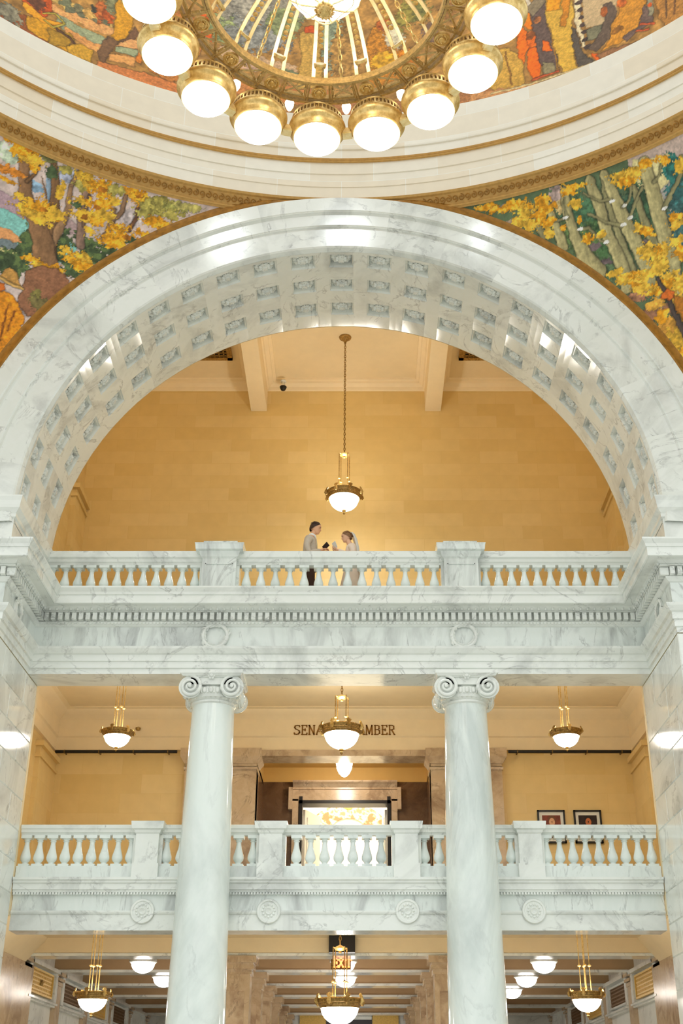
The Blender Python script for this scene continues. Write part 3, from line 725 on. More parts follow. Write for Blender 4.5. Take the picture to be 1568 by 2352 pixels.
def mural_mesh(name, az0, az1, na, z0, z1, nz, rad, keep, painter, hit, base):
    A = np.linspace(math.radians(az0), math.radians(az1), na); Z = np.linspace(z0, z1, nz); aa, zz = np.meshgrid(A, Z, indexing='ij')
    r = rad(zz); X = (r * np.sin(aa)).ravel(); Y = (YC + r * np.cos(aa)).ravel(); zz = zz.ravel(); aa = aa.ravel()
    i = np.arange(na - 1)[:, None] * nz + np.arange(nz - 1)[None]; f = np.stack([i, i + 1, i + 1 + nz, i + nz], -1).reshape(-1, 4)
    ok = keep(X, Y, zz); f = f[ok[f].all(1)]; used = np.zeros(len(X), bool); used[f.ravel()] = True
    mp = np.cumsum(used) - 1; f = mp[f]; X, Y, zz, aa = X[used], Y[used], zz[used], aa[used]
    p = Paint(aa * 9.0, zz, hit, base); painter(p)
    p.c *= (1.10 + .18 * (p.n3 - .5) + .10 * (p.n1 - .5))[:, None]
    me = bpy.data.meshes.new(name); nv, nf = len(X), len(f)
    me.vertices.add(nv); me.vertices.foreach_set('co', np.stack([X, Y, zz], 1).astype(np.float32).ravel())
    me.loops.add(nf * 4); me.loops.foreach_set('vertex_index', f.ravel().astype(np.int32)); me.polygons.add(nf)
    me.polygons.foreach_set('loop_start', np.arange(0, nf * 4, 4, dtype=np.int32)); me.update(calc_edges=True)
    me.polygons.foreach_set('use_smooth', [True] * nf)
    ca = me.attributes.new('pigment', 'FLOAT_COLOR', 'POINT'); c = np.clip(p.c, 0, 255) / 255
    l = np.where(c <= .04045, c / 12.92, ((c + .055) / 1.055) ** 2.4)
    ca.data.foreach_set('color', np.concatenate([l, np.ones((nv, 1))], 1).astype(np.float32).ravel())
    me.materials.append(PIG); o = bpy.data.objects.new(name, me); COL.objects.link(o); return o
OR = (232, 160, 30); YE = (226, 178, 60); OG = (168, 156, 80); GR = (74, 92, 60); TR = (128, 94, 62); DK = (70, 52, 40)
def paint_left(p):
    # sky and far fields
    p.dab(np.arange(len(p.s)), (206, 186, 180), .7, .2, p.n1)
    beyond(p, -1, TR, GR)
    p.poly([(-40, 455), (60, 500), (175, 560), (175, 610), (70, 590), (-40, 520)], (136, 196, 188), .2, .2)
    p.poly([(-40, 415), (40, 455), (90, 490), (60, 505), (-40, 455)], (178, 150, 160), .2, .2)
    p.poly([(-40, 500), (40, 540), (60, 565), (-40, 535)], (226, 160, 104), .2, .2)
    p.poly([(-40, 530), (60, 568), (60, 580), (-40, 560)], (120, 132, 136), .2, .2)
    p.poly([(-40, 560), (50, 580), (60, 600), (-40, 610)], (214, 206, 140), .2, .2)
    p.poly([(140, 490), (180, 520), (176, 545), (140, 530)], (176, 150, 150), .2, .2)
    p.fol(15, 350, 40, 22, (190, 204, 180), 1, .4, line=.1); p.fol(80, 430, 20, 14, (140, 170, 196), 2, .5, line=.1); p.fol(150, 400, 30, 18, (172, 176, 196), 3, .5, line=.1)
    p.fol(300, 500, 30, 20, (200, 186, 186), 3, .5, line=.1); p.line([(115, 400), (113, 465)], 12, (130, 150, 170), edge=.1)
    # green bushes
    for u, v, a, b in ((60, 565, 24, 40), (15, 605, 40, 28), (45, 610, 30, 26), (140, 580, 22, 30), (150, 548, 26, 18), (205, 565, 22, 18), (170, 620, 28, 22), (220, 590, 34, 18), (95, 625, 20, 12), (250, 575, 24, 14), (200, 640, 20, 14)):
        p.fol(u, v, a, b, GR, (u + v) % 5, .8, (104, 122, 70))
    # background trunks, then the great trunk
    p.line([(198, 445), (190, 480), (184, 560)], [14, 14, 18], (140, 112, 96)); p.line([(205, 450), (192, 520)], 6, (120, 92, 74)); p.line([(262, 480), (258, 520)], 8, (132, 104, 80))
    p.line([(124, 365), (128, 420), (122, 520), (108, 600)], [12, 14, 20, 34], TR)
    p.line([(180, 395), (163, 430), (156, 485), (132, 535), (118, 570)], [8, 9, 12, 14, 14], (150, 116, 84))
    p.line([(56, 340), (58, 420), (58, 450), (84, 510), (100, 560), (104, 602)], [14, 22, 24, 30, 38, 42], (140, 104, 72))
    p.line([(92, 375), (80, 400), (62, 418)], [4, 5, 6], TR); p.line([(95, 405), (102, 430), (108, 470)], [2, 3, 3], TR, edge=.2)
    p.line([(290, 448), (280, 485), (258, 510), (238, 545)], [7, 8, 8, 9], (138, 106, 80)); p.line([(322, 462), (312, 500), (296, 530)], [6, 7, 9], (110, 76, 56))
    # turned foliage
    L = [(12, 308, 30, 12, OR), (35, 318, 26, 14, OR), (75, 330, 26, 26, OR), (55, 345, 26, 22, OR), (80, 375, 16, 18, OR), (50, 362, 18, 6, YE), (10, 388, 22, 10, (222, 140, 50)), (40, 400, 28, 8, (222, 140, 50)), (18, 415, 20, 6, OR), (85, 370, 20, 12, YE),
         (110, 362, 24, 10, (120, 118, 70)), (118, 398, 14, 16, GR), (150, 388, 16, 12, OG), (140, 440, 10, 18, YE), (48, 450, 14, 8, YE),
         (60, 480, 36, 12, YE), (95, 478, 42, 22, OR), (80, 500, 36, 12, YE), (125, 490, 26, 16, YE), (190, 405, 20, 14, YE), (182, 425, 18, 10, OG), (205, 420, 16, 18, YE), (232, 430, 24, 20, OR), (240, 445, 24, 16, OR), (225, 470, 30, 18, OR), (180, 460, 20, 12, YE),
         (195, 495, 34, 14, YE), (235, 495, 28, 14, YE), (220, 510, 24, 10, OR), (172, 470, 12, 8, GR), (262, 460, 14, 10, YE), (298, 442, 20, 10, (200, 140, 40)), (318, 450, 20, 16, OR), (345, 478, 26, 14, OR), (265, 435, 22, 14, OG), (350, 470, 30, 16, OG), (380, 470, 30, 16, OG), (410, 476, 26, 12, (172, 168, 90)), (335, 492, 22, 14, OG), (395, 492, 30, 12, OG), (440, 478, 30, 8, (176, 166, 96)),
         (255, 545, 16, 14, OR), (205, 530, 16, 14, YE), (278, 525, 22, 12, OR), (290, 545, 30, 16, OR), (260, 558, 30, 12, OR), (325, 535, 26, 12, OR), (355, 512, 28, 12, OR), (310, 555, 22, 8, GR), (375, 515, 16, 8, OR),
         (110, 618, 40, 12, OR), (75, 595, 22, 10, OR), (165, 592, 26, 18, OR), (188, 600, 22, 18, YE), (195, 615, 22, 12, OR), (150, 575, 16, 12, YE), (85, 610, 18, 10, YE), (130, 610, 12, 10, OR)]
    for i, (u, v, a, b, c) in enumerate(L): p.fol(u, v, a, b, c, i % 5, .95, (246, 190, 60) if c in (OR, YE) else None, .45)
    for u, v in ((65, 345), (100, 480), (235, 435), (220, 475), (195, 500), (320, 452), (290, 545), (110, 620)): p.fol(u, v, 9, 6, (176, 110, 28), (u * 3) % 5, .8, line=.2)
    # brown mound, bushes and the seated figure in an ochre coat
    p.poly([(56, 650), (62, 622), (95, 612), (130, 618), (150, 630), (165, 655), (170, 700), (120, 720), (60, 730), (40, 690)], (146, 100, 72), .25)
    p.fol(80, 680, 12, 18, (120, 112, 60), 2, .9, line=.2); p.fol(90, 700, 20, 18, (110, 100, 60), 3, .9, line=.2)
    p.poly([(-40, 665), (20, 672), (40, 690), (58, 735), (40, 800), (0, 880), (-60, 900)], (222, 140, 30), .35)
    p.line([(20, 700), (8, 740), (0, 780)], 3, (150, 84, 24), edge=.2); p.line([(35, 715), (15, 760)], 3, (150, 84, 24), edge=.2)
    p.poly([(-20, 645), (10, 648), (14, 668), (-20, 675)], (206, 110, 40)); p.poly([(0, 632), (6, 620), (24, 616), (40, 622), (44, 640), (52, 660), (30, 655), (2, 640)], (188, 140, 72))
    p.line([(2, 638), (28, 652), (52, 662)], 6, (206, 164, 96))
def beyond(p, s, trunk, dark):
    rnd = random.Random(9)
    for i in range(26): p.fol((-60 - 22 * i) if s < 0 else (1630 + 22 * i), rnd.uniform(330, 900), 40, 40, dark, i % 5, .8)
    for i in range(9): u = (-70 - 60 * i) if s < 0 else (1640 + 60 * i); p.line([(u + 12, 380), (u, 560), (u - 10, 760), (u, 900)], [14, 20, 26, 34], trunk)
    for i in range(90): p.fol((-45 - rnd.random() * 560) if s < 0 else (1615 + rnd.random() * 560), rnd.uniform(300, 900), 34, 22, rnd.choice((OR, YE, YE, OG)), i % 5, .95, (246, 190, 60))
def paint_right(p):
    p.dab(np.arange(len(p.s)), (84, 104, 76), .75, .3, p.n1)
    beyond(p, 1, (160, 152, 110), (70, 100, 76))
    p.poly([(1450, 340), (1568, 280), (1620, 300), (1620, 350), (1540, 390), (1480, 400), (1440, 380)], (190, 170, 160), .2, .15)
    p.poly([(1452, 370), (1540, 350), (1560, 390), (1530, 470), (1480, 450), (1460, 430)], (216, 204, 150), .2, .15)
    p.poly([(1515, 440), (1545, 400), (1560, 460), (1540, 490)], (170, 166, 160), .2, .2)
    p.fol(1280, 450, 20, 22, (178, 156, 150), 2, .5, line=.1); p.fol(1292, 475, 16, 16, (216, 190, 130), 3, .5, line=.1); p.fol(1155, 478, 12, 10, (158, 146, 140), 1, .6, line=.1); p.fol(1180, 508, 20, 8, (150, 130, 110), 4, .6, line=.1)
    for u, v, a, b, c in ((1340, 490, 50, 40, (70, 104, 76)), (1400, 560, 50, 70, (66, 96, 60)), (1340, 560, 30, 40, (84, 108, 66)), (1545, 400, 22, 40, (44, 104, 96)), (1560, 460, 40, 50, (60, 110, 110)), (1470, 480, 34, 60, (66, 98, 70)), (1560, 520, 30, 60, (60, 96, 96)), (1300, 540, 20, 30, (90, 110, 66)), (1440, 500, 20, 60, (60, 90, 72)), (1380, 620, 30, 30, (80, 100, 70))):
        p.fol(u, v, a, b, c, (u + v) % 5, .8, tuple(x * 1.25 for x in c), .25)
    for u, v in ((1360, 570), (1385, 605), (1480, 560)): p.fol(u, v, 18, 8, (104, 90, 92), u % 5, .8, line=.2)
    TT = (172, 162, 116); T2 = (146, 140, 100)
    p.line([(1218, 472), (1232, 510), (1248, 545)], [8, 10, 12], T2); p.line([(1256, 468), (1272, 510), (1292, 565)], [12, 14, 20], TT)
    p.line([(1382, 410), (1392, 455), (1420, 540), (1455, 620), (1456, 632)], [8, 10, 12, 12, 10], T2)
    p.line([(1455, 430), (1470, 480), (1492, 540), (1510, 560)], [10, 12, 14, 14], T2)
    p.line([(1296, 440), (1302, 490), (1320, 545), (1345, 590), (1370, 625)], [16, 18, 18, 26, 34], TT)
    p.line([(1354, 415), (1375, 470), (1395, 540), (1420, 590), (1436, 640), (1440, 660)], [18, 20, 20, 22, 24, 22], TT)
    p.line([(1388, 402), (1410, 450), (1435, 510), (1465, 570), (1488, 620), (1494, 660)], [18, 20, 24, 24, 24, 20], TT)
    p.line([(1480, 372), (1492, 420), (1512, 490), (1530, 560), (1550, 605), (1558, 680)], [20, 24, 26, 24, 20, 18], TT)
    p.line([(1508, 665), (1522, 712)], [10, 12], TT)
    for pts, w in (([(1302, 496), (1285, 504), (1262, 506)], 4), ([(1335, 525), (1352, 522), (1375, 550), (1392, 556)], 5), ([(1404, 458), (1375, 462), (1340, 442)], 4), ([(1430, 474), (1445, 460), (1448, 430)], 5), ([(1425, 520), (1390, 510), (1350, 492)], 5), ([(1446, 500), (1456, 470), (1474, 430)], 5), ([(1524, 478), (1545, 440), (1562, 400), (1564, 360)], 7), ([(1500, 420), (1512, 400), (1520, 370)], 4), ([(1300, 500), (1294, 470), (1296, 455)], 3)):
        p.line(pts, [w + 2] + [w] * (len(pts) - 1), T2, .2, .4)
    for u, v in ((1405, 462), (1434, 472), (1447, 500), (1332, 526), (1392, 556), (1526, 478), (1432, 516), (1298, 500)): p.fol(u, v, 7, 4, (226, 224, 216), u % 5, .4, line=.1)
    L = [(1120, 475, 26, 8, OR), (1150, 482, 26, 10, OR), (1180, 470, 26, 12, OR), (1205, 488, 28, 16, YE), (1190, 512, 24, 12, YE), (1215, 520, 18, 12, YE), (1240, 462, 26, 12, OR), (1258, 478, 20, 10, OR), (1235, 498, 18, 14, OR), (1258, 512, 16, 12, OR), (1260, 535, 12, 16, YE), (1315, 432, 30, 12, OR), (1322, 470, 14, 12, YE), (1350, 545, 14, 12, OR), (1380, 540, 12, 8, YE), (1330, 505, 6, 8, OR), (1295, 525, 8, 10, OR),
         (1430, 400, 28, 12, YE), (1440, 415, 24, 12, OR), (1455, 395, 20, 10, YE), (1490, 372, 22, 10, OR), (1525, 368, 18, 12, OR), (1560, 380, 16, 14, YE), (1465, 520, 12, 16, YE), (1485, 535, 16, 12, OR), (1485, 575, 20, 16, YE), (1500, 590, 26, 18, YE), (1515, 572, 14, 16, OR), (1520, 600, 18, 14, YE), (1548, 500, 20, 12, OR), (1560, 512, 20, 10, YE), (1550, 555, 30, 14, YE), (1562, 580, 20, 16, OR),
         (1410, 628, 18, 8, YE), (1440, 640, 22, 12, YE), (1465, 640, 22, 16, OR), (1490, 632, 26, 14, YE), (1515, 610, 22, 16, YE), (1540, 640, 30, 20, YE), (1520, 660, 30, 14, OR), (1560, 650, 22, 22, YE), (1480, 665, 24, 12, YE), (1555, 690, 26, 20, (206, 160, 60)), (1505, 700, 18, 12, (200, 150, 60)), (1535, 750, 30, 22, (206, 150, 60)), (1555, 780, 26, 26, YE), (1560, 820, 24, 24, OR), (1525, 725, 20, 14, OR), (1565, 720, 18, 14, OR)]
    for u, v, a, b in ((1470, 680, 26, 14), (1500, 720, 24, 20), (1545, 700, 26, 18)): p.fol(u, v, a, b, (158, 112, 84), u % 5, .7)
    for i, (u, v, a, b, c) in enumerate(L): p.fol(u, v, a, b, c, i % 5, .95, (248, 196, 74) if c in (OR, YE) else None, .4)
    p.line([(1512, 640), (1530, 680), (1568, 760), (1590, 800)], [7, 8, 9, 10], (78, 66, 60)); p.poly([(1518, 675), (1530, 664), (1546, 668), (1548, 682), (1534, 692), (1520, 688)], (214, 110, 40))
    p.poly([(1546, 676), (1600, 690), (1600, 760), (1560, 730), (1548, 700)], (176, 112, 36))
def paint_drum(p):
    p.dab(np.arange(len(p.s)), (170, 124, 62), .8, .4, p.n1)
    ban = lambda u0, v0, u1, v1, h, c, l=.25: p.poly([(u0, v0), (u1, v1), (u1, v1 + h), (u0, v0 + h)], c, .3, l, .09)
    # left: fields, riders and walking figures
    ban(-30, 0, 130, 60, 60, (150, 84, 40)); p.fol(20, 30, 30, 20, (130, 122, 100), 2, .7); p.poly([(40, -20), (110, -20), (125, 20), (100, 45), (60, 25)], (196, 84, 26)); p.fol(85, 8, 22, 16, (120, 72, 44), 1, .7)
    ban(120, -20, 260, 50, 24, (208, 170, 92)); ban(120, 10, 265, 66, 20, (224, 160, 96)); ban(130, 32, 250, 90, 24, (154, 158, 120)); ban(150, 60, 235, 106, 20, (218, 150, 84)); ban(150, 14, 250, 50, 10, (110, 108, 80))
    for u, v, a, b, c in ((180, 18, 12, 10, (108, 100, 70)), (205, 30, 12, 12, (196, 150, 80)), (232, 25, 10, 24, (176, 96, 44)), (248, 35, 12, 16, (190, 90, 36)), (260, 8, 20, 20, (128, 124, 86)), (150, 5, 14, 12, (110, 110, 80)), (215, 22, 8, 8, (80, 76, 60))): p.fol(u, v, a, b, c, int(u) % 5, .8)
    p.poly([(58, 35), (65, 70), (110, 95), (155, 120), (160, 100), (130, 55), (100, 40)], (206, 146, 34), .3); p.poly([(50, 5), (62, 8), (110, 45), (150, 55), (125, 60), (95, 50), (60, 28)], (238, 158, 36), .25)
    p.line([(100, 30), (125, 30), (150, 55), (120, 62), (102, 45)], 4, (206, 180, 70)); p.poly([(110, 65), (160, 75), (170, 95), (150, 110), (112, 100)], (176, 132, 40)); p.poly([(155, 105), (190, 102), (212, 115), (210, 145), (180, 135), (155, 120)], (204, 152, 46), .3); p.line([(130, 66), (160, 88), (170, 100)], 6, (100, 66, 40))
    p.poly([(275, -10), (300, 5), (308, 50), (292, 85), (270, 95), (254, 82), (266, 50), (264, 20)], (212, 148, 34), .25); p.poly([(252, 84), (275, 96), (262, 110), (240, 140), (258, 150), (300, 160), (330, 175), (345, 190), (300, 178), (232, 140), (222, 120), (236, 98)], (122, 88, 58)); p.poly([(292, 85), (310, 60), (322, 78), (300, 100), (275, 96)], (120, 84, 56))
    p.poly([(262, 105), (300, 90), (325, 95), (318, 112), (290, 108)], (226, 162, 100), .2); p.poly([(268, 106), (320, 112), (314, 132), (262, 118)], (160, 164, 124), .2); p.poly([(250, 122), (312, 132), (310, 152), (248, 138)], (226, 158, 88), .2); p.poly([(322, 85), (334, 88), (322, 150), (310, 140)], (206, 120, 40))
    ban(215, 145, 420, 205, 14, (202, 122, 62)); p.poly([(225, 140), (330, 165), (420, 196), (420, 225), (300, 195), (215, 155)], (206, 124, 66), .25)
    p.poly([(340, -10), (440, 40), (470, 100), (430, 180), (390, 190), (340, 160)], (186, 116, 52), .4); p.fol(430, 80, 20, 40, (214, 130, 50), 1, .6); p.fol(480, 60, 20, 30, (222, 96, 24), 2, .7)
    # middle: pale landscape seen through the chandelier cage
    ban(500, -10, 700, -10, 60, (150, 140, 120)); p.fol(570, 20, 60, 30, (158, 148, 130), 1, .5); p.fol(530, 70, 50, 30, (142, 148, 96), 2, .7); p.fol(590, 80, 70, 34, (138, 134, 124), 3, .6); p.fol(650, 50, 40, 30, (134, 138, 92), 4, .7)
    ban(500, 100, 680, 150, 30, (196, 158, 118)); ban(540, 140, 700, 165, 10, (118, 120, 86)); p.fol(560, 150, 40, 10, (190, 150, 120), 1, .6); ban(480, 160, 760, 205, 40, (190, 122, 64))
    p.poly([(688, 75), (715, 70), (735, 100), (740, 200), (680, 205), (690, 130)], (196, 152, 72), .3); p.poly([(700, 60), (722, 58), (722, 76), (700, 78)], (204, 84, 30)); p.fol(760, 90, 22, 60, (140, 146, 116), 2, .6); p.fol(790, 130, 30, 60, (172, 128, 66), 3, .6)
    p.poly([(838, 120), (850, 70), (880, 45), (905, 60), (915, 110), (960, 130), (960, 200), (850, 210)], (188, 122, 38), .45); p.fol(880, 55, 16, 14, (176, 92, 34), 1, .4); p.fol(905, 85, 20, 26, (214, 196, 160), 2, .6); p.fol(930, 130, 26, 16, (222, 130, 30), 3, .6); p.fol(885, 140, 30, 20, (214, 156, 40), 4, .6)
    p.fol(960, 20, 26, 30, (124, 118, 60), 1, .7); p.fol(930, 40, 20, 30, (150, 134, 60), 2, .7); p.fol(985, 75, 18, 20, (128, 98, 76), 3, .5); p.fol(1030, 20, 20, 24, (150, 104, 50), 4, .6); p.fol(1060, 105, 20, 12, (140, 100, 76), 2, .5)
    ban(380, 215, 760, 262, 40, (178, 120, 76)); ban(740, 235, 1150, 190, 40, (168, 112, 66))
    # right: standing and seated figures in orange, ochre and grey
    p.poly([(1165, -10), (1210, -10), (1230, 30), (1200, 40)], (214, 196, 170)); p.poly([(1168, 6), (1190, 6), (1215, 30), (1222, 70), (1200, 60), (1184, 50)], (244, 128, 16), .2)
    p.poly([(1122, 120), (1160, 110), (1200, 130), (1205, 200), (1150, 215), (1120, 200)], (204, 156, 66), .3); p.line([(1160, 120), (1175, 195)], 4, (140, 96, 40), edge=.1)
    p.poly([(1215, 20), (1252, -10), (1256, 60), (1280, 130), (1282, 160), (1240, 150), (1222, 70)], (104, 82, 72), .3); p.poly([(1205, 20), (1235, -10), (1255, 0), (1225, 40)], (136, 118, 90))
    p.poly([(1186, 55), (1210, 72), (1215, 100), (1202, 150), (1190, 130)], (240, 112, 20), .25); p.poly([(1212, 75), (1228, 82), (1230, 105), (1212, 115)], (236, 110, 24)); p.fol(1218, 80, 9, 10, (150, 84, 36), 2, .4); p.fol(1234, 45, 8, 8, (150, 92, 50), 2, .4)
    p.poly([(1214, 112), (1230, 108), (1244, 160), (1240, 178), (1222, 184), (1210, 150)], (244, 108, 14), .2); p.poly([(1244, 92), (1262, 98), (1266, 120), (1242, 116)], (244, 108, 20)); p.line([(1222, 184), (1250, 174), (1280, 164)], 6, (206, 92, 44)); p.poly([(1244, 140), (1270, 145), (1275, 165), (1248, 172)], (150, 134, 96))
    p.poly([(1252, -10), (1312, -10), (1318, 30), (1312, 66), (1320, 130), (1326, 158), (1290, 166), (1276, 120), (1254, 40)], (214, 166, 62), .25); p.poly([(1255, -10), (1290, -10), (1286, 22), (1256, 28)], (232, 150, 26)); p.poly([(1292, -10), (1312, -10), (1306, 30), (1298, 62), (1286, 60), (1290, 20)], (206, 130, 32)); p.line([(1268, 90), (1280, 160)], 3, (160, 112, 40), edge=.1)
    p.poly([(1312, 62), (1322, 70), (1335, 120), (1368, 145), (1330, 160), (1318, 110)], (92, 80, 68)); p.poly([(1316, -10), (1332, -10), (1334, 50), (1345, 115), (1336, 110), (1320, 55)], (228, 204, 160), .2)
    for i in range(7): p.fol(1330 + i * 3.2, 5 + i * 17, 9, 4.5, (78, 60, 52), i % 5, .4)
    p.poly([(1336, -10), (1420, -10), (1415, 30), (1380, 60), (1345, 65), (1338, 20)], (198, 168, 124), .15, .15); p.poly([(1345, 70), (1385, 55), (1378, 85), (1350, 95)], (122, 116, 88))
    p.poly([(1385, 12), (1400, 6), (1414, 14), (1416, 40), (1400, 90), (1370, 118), (1350, 112), (1375, 80), (1388, 45)], (104, 84, 68), .3); p.fol(1387, 27, 8, 11, (180, 96, 40), 1, .3)
    p.poly([(1422, -6), (1450, -10), (1484, 0), (1480, 40), (1462, 70), (1420, 100), (1380, 118), (1400, 92), (1402, 60), (1420, 35)], (206, 138, 44), .3); p.fol(1428, 4, 12, 12, (196, 100, 36), 2, .3); p.fol(1418, 68, 12, 8, (172, 112, 40), 3, .5)
    p.poly([(1480, 10), (1500, 20), (1500, 50), (1460, 75), (1440, 95), (1430, 85), (1465, 60)], (112, 88, 76), .3); p.line([(1470, 56), (1502, 54)], 4, (220, 96, 46)); p.line([(1460, 72), (1490, 66)], 4, (220, 96, 46)); p.poly([(1485, -10), (1500, -10), (1502, 30), (1490, 35)], (150, 140, 110)); p.fol(1492, 11, 5, 5, (230, 100, 30), 1, .3)
    p.poly([(1502, -10), (1620, -40), (1600, 40), (1530, 60), (1512, 40)], (178, 122, 56), .4); p.line([(1530, 0), (1530, 40)], 4, (110, 76, 44), edge=.1); p.line([(1550, -10), (1548, 30)], 4, (120, 80, 44), edge=.1)
    p.poly([(1352, 124), (1372, 122), (1388, 135), (1370, 144)], (244, 104, 20)); p.poly([(1398, 122), (1416, 118), (1418, 126), (1402, 128)], (240, 104, 24)); p.poly([(1370, 128), (1400, 112), (1480, 90), (1520, 80), (1440, 118), (1380, 140)], (150, 104, 66), .3); p.line([(1500, 86), (1568, 56), (1610, 30)], 8, (190, 90, 70), edge=.2)
    ban(1080, 215, 1400, 140, 18, (196, 138, 84), .2); p.line([(1130, 215), (1300, 165), (1420, 122)], 5, (214, 186, 130), edge=.2); p.line([(1150, 222), (1300, 176), (1450, 118), (1600, 50)], 9, (188, 128, 78), edge=.1)
kp = lambda X, Y, Z: (np.hypot(X, Z - ZC) > 6.78) & (Y < 18.1)
rad = lambda z: np.sqrt(RHO ** 2 - (z - ZC) ** 2)
o = mural_mesh('wall_mural', -60, -7, 560, 10.2, 15.62, 400, rad, kp, paint_left, hit_sphere, (196, 180, 172))
tag(o, 'painted autumn tree mural with big forked trunk and hatted figure, left of arch', 'mural')
o = mural_mesh('wall_mural', 7, 60, 560, 10.2, 15.62, 400, rad, kp, paint_right, hit_sphere, (96, 112, 80))
tag(o, 'painted mural of pale slender tree trunks against dark green, right of the arch', 'mural')
o = mural_mesh('wall_mural', -66, 66, 1150, 18.08, 22.4, 290, lambda z: 9.28 + 0 * z, lambda X, Y, Z: np.ones(len(X), bool), paint_drum, hit_drum, (176, 128, 66))
tag(o, 'curved painted frieze of figures and fields around the dome drum behind the chandelier', 'mural')
m = M().ring([(9.29, 18.1), (9.29, 22.4)], math.radians(66), math.radians(294), 90, plane='drum')
tag(build('trim_13', m, plain('ochre_drum_paint', (176, 128, 66), .7, var=.3, sc=1.5), smooth=40), kind='structure')
struct('wall_drum_top', M().ring([(9.29, 22.4), (9.1, 22.4), (9.05, 22.6), (9.3, 22.7), (9.3, 23.2)], -PI, PI, 128, plane='drum'), DRUM, st=sd, smooth=40)
# ================================================================== CHANDELIER
CZ = 10.2; CC = (0, 8.78)
ch = thing('chandelier', 'huge brass ring chandelier with many round lit globes hanging under the dome', 'chandelier', (CC[0], CC[1], 10.2))
def polar(R, a, z): return (CC[0] + R * sin(a), CC[1] + R * cos(a), z)
OFF = math.radians(-4.4)
lp = thing('tmp', None, None, (0, 0, 0))
def lm(mm, name, mat, par=None, sm=35):
    o = build(name, mm, mat, smooth=sm); o.parent = par; return o
shell = lm(M().lathe([(.262, .0), (.272, -.012), (.28, .0), (.283, .02), (.29, .05), (.305, .085), (.322, .10), (.334, .12), (.337, .15), (.332, .165), (.318, .17), (.312, .18), (.30, .2), (.295, .27), (.3, .285), (.28, .3), (0, .31)], 56, cap=False), 'lamp_shell', BRASS)
gl = lm(M().lathe([(.266, .01)] + [(.266 * cos(t), -.11 * sin(t)) for t in [i * PI / 16 for i in range(9)]][0:], 48, cap=False), 'glass_lens', GLASSW, shell)
fl = M()
for i in range(40):
    a = 2 * PI * i / 40; fl.add([(r * cos(a + da), r * sin(a + da), z) for r, da, z in ((.298, -.05, .205), (.298, .05, .205), (.31, 0, .235), (.296, -.05, .265), (.296, .05, .265))], [(0, 1, 2), (1, 4, 2), (4, 3, 2), (3, 0, 2)])
flo = lm(fl, 'fluted_band', BRASSD, shell, None)
R1 = 1.80
lens = []
for k in range(16):
    a = OFF + k * PI / 8
    o = shell if k == 0 else shell.copy()
    if k: COL.objects.link(o)
    cs = [gl, flo] if k == 0 else [gl.copy(), flo.copy()]
    o.name = 'lamp_shell'
    if k:
        for c in cs: COL.objects.link(c)
    for c in cs: c.parent = o
    o.parent = ch; p = polar(R1, a, CZ + .04); o.location = (p[0] - CC[0], p[1] - CC[1], p[2] - CZ)
bpy.data.objects.remove(lp)
jl = M().box(-.055, .055, -.05, .05, -.03, .06).box(-.04, .04, -.065, -.045, -.02, .045); jl.lathe([(.0, .0), (.03, .005), (.01, .02)], 6, (0, -.06, .01), axis='y')
bk = M().box(-.12, .12, -.05, .10, -.02, .09).box(-.135, .135, -.06, .12, .09, .11)
for i in range(9): bk.box(-.115 + i * .028, -.103 + i * .028, -.06, -.045, -.01, .08)
pj = build('link_block', jl, BRASSL); pb = build('lamp_bracket', bk, BRASSD)
for k in range(16):
    for pr_, R, aa, z in ((pj, R1 + .02, OFF + (k + .5) * PI / 8, .12), (pb, 1.62, OFF + k * PI / 8, .27)):
        o = pr_ if k == 0 else pr_.copy()
        if k: COL.objects.link(o)
        o.parent = ch; p = polar(R, aa, 0); o.location = (p[0] - CC[0], p[1] - CC[1], z); o.rotation_euler = (0, 0, -aa)
for k in range(16):                                       # small uplights above the links
    a = OFF + (k + .5) * PI / 8; p = polar(1.72, a, CZ + .42)
    u = build('small_light', M().lathe([(.025, -.06), (.05, 0), (.055, .05), (0, .06)], 12, p), GLASSK, ch, smooth=50)
# truss ring
tz = 10.6; m = M(); RO, RN = 1.57, 1.27
for R in (RO, RO - .05, RN, RN + .04):
    m.ring([(R - .012, tz - .04 if R in (RO, RN) else tz - .015), (R + .012, tz - .04 if R in (RO, RN) else tz - .015), (R + .012, tz + .05), (R - .012, tz + .05), (R - .012, tz - .04 if R in (RO, RN) else tz - .015)], 0, 2 * PI, 96, plane='drum', yc=CC[1])
for k in range(16):
    a = OFF + k * PI / 8
    for da in (-.085, .085, -.105, .105): m.tube([polar(RN, a + da, tz - .01), polar(RO, a + da, tz - .01)], .012, 5)
    b = a + PI / 16
    for q in (-1, 1):
        m.tube([polar(RN + .05, b - q * .085, tz), polar(RO - .06, b + q * .085, tz)], .014, 4)
        m.tube([polar(RN + .05, b - q * .085, tz), polar(RO - .06, b - q * .085, tz)], .012, 4)
    m.tube([polar(RN + .05, b - .085, tz), polar(RN + .05, b + .085, tz)], .012, 4); m.tube([polar(RO - .06, b - .085, tz), polar(RO - .06, b + .085, tz)], .012, 4)
    for da in (-.12, .12):
        for R in (RN + .1, RO - .1): m.lathe([(0, -.045), (.014, -.03), (.012, -.01), (0, 0)], 6, polar(R, a + da, tz - .005))
tr = build('truss_ring', m, TRUSS, ch, smooth=40)
mm = M(); mm.lathe([(.0, -.03), (.03, -.03), (.035, -.02), (.03, -.012), (.07, -.012), (.075, -.026), (.088, -.026), (.09, -.01), (.09, .01)], 24)
for i in range(8):
    a = i * PI / 4; mm.lathe([(0, -.03), (.016, -.012), (0, 0)], 6, (.05 * cos(a), .05 * sin(a), 0))
pm = build('rosette', mm, BRASS, smooth=40)
blk = M()
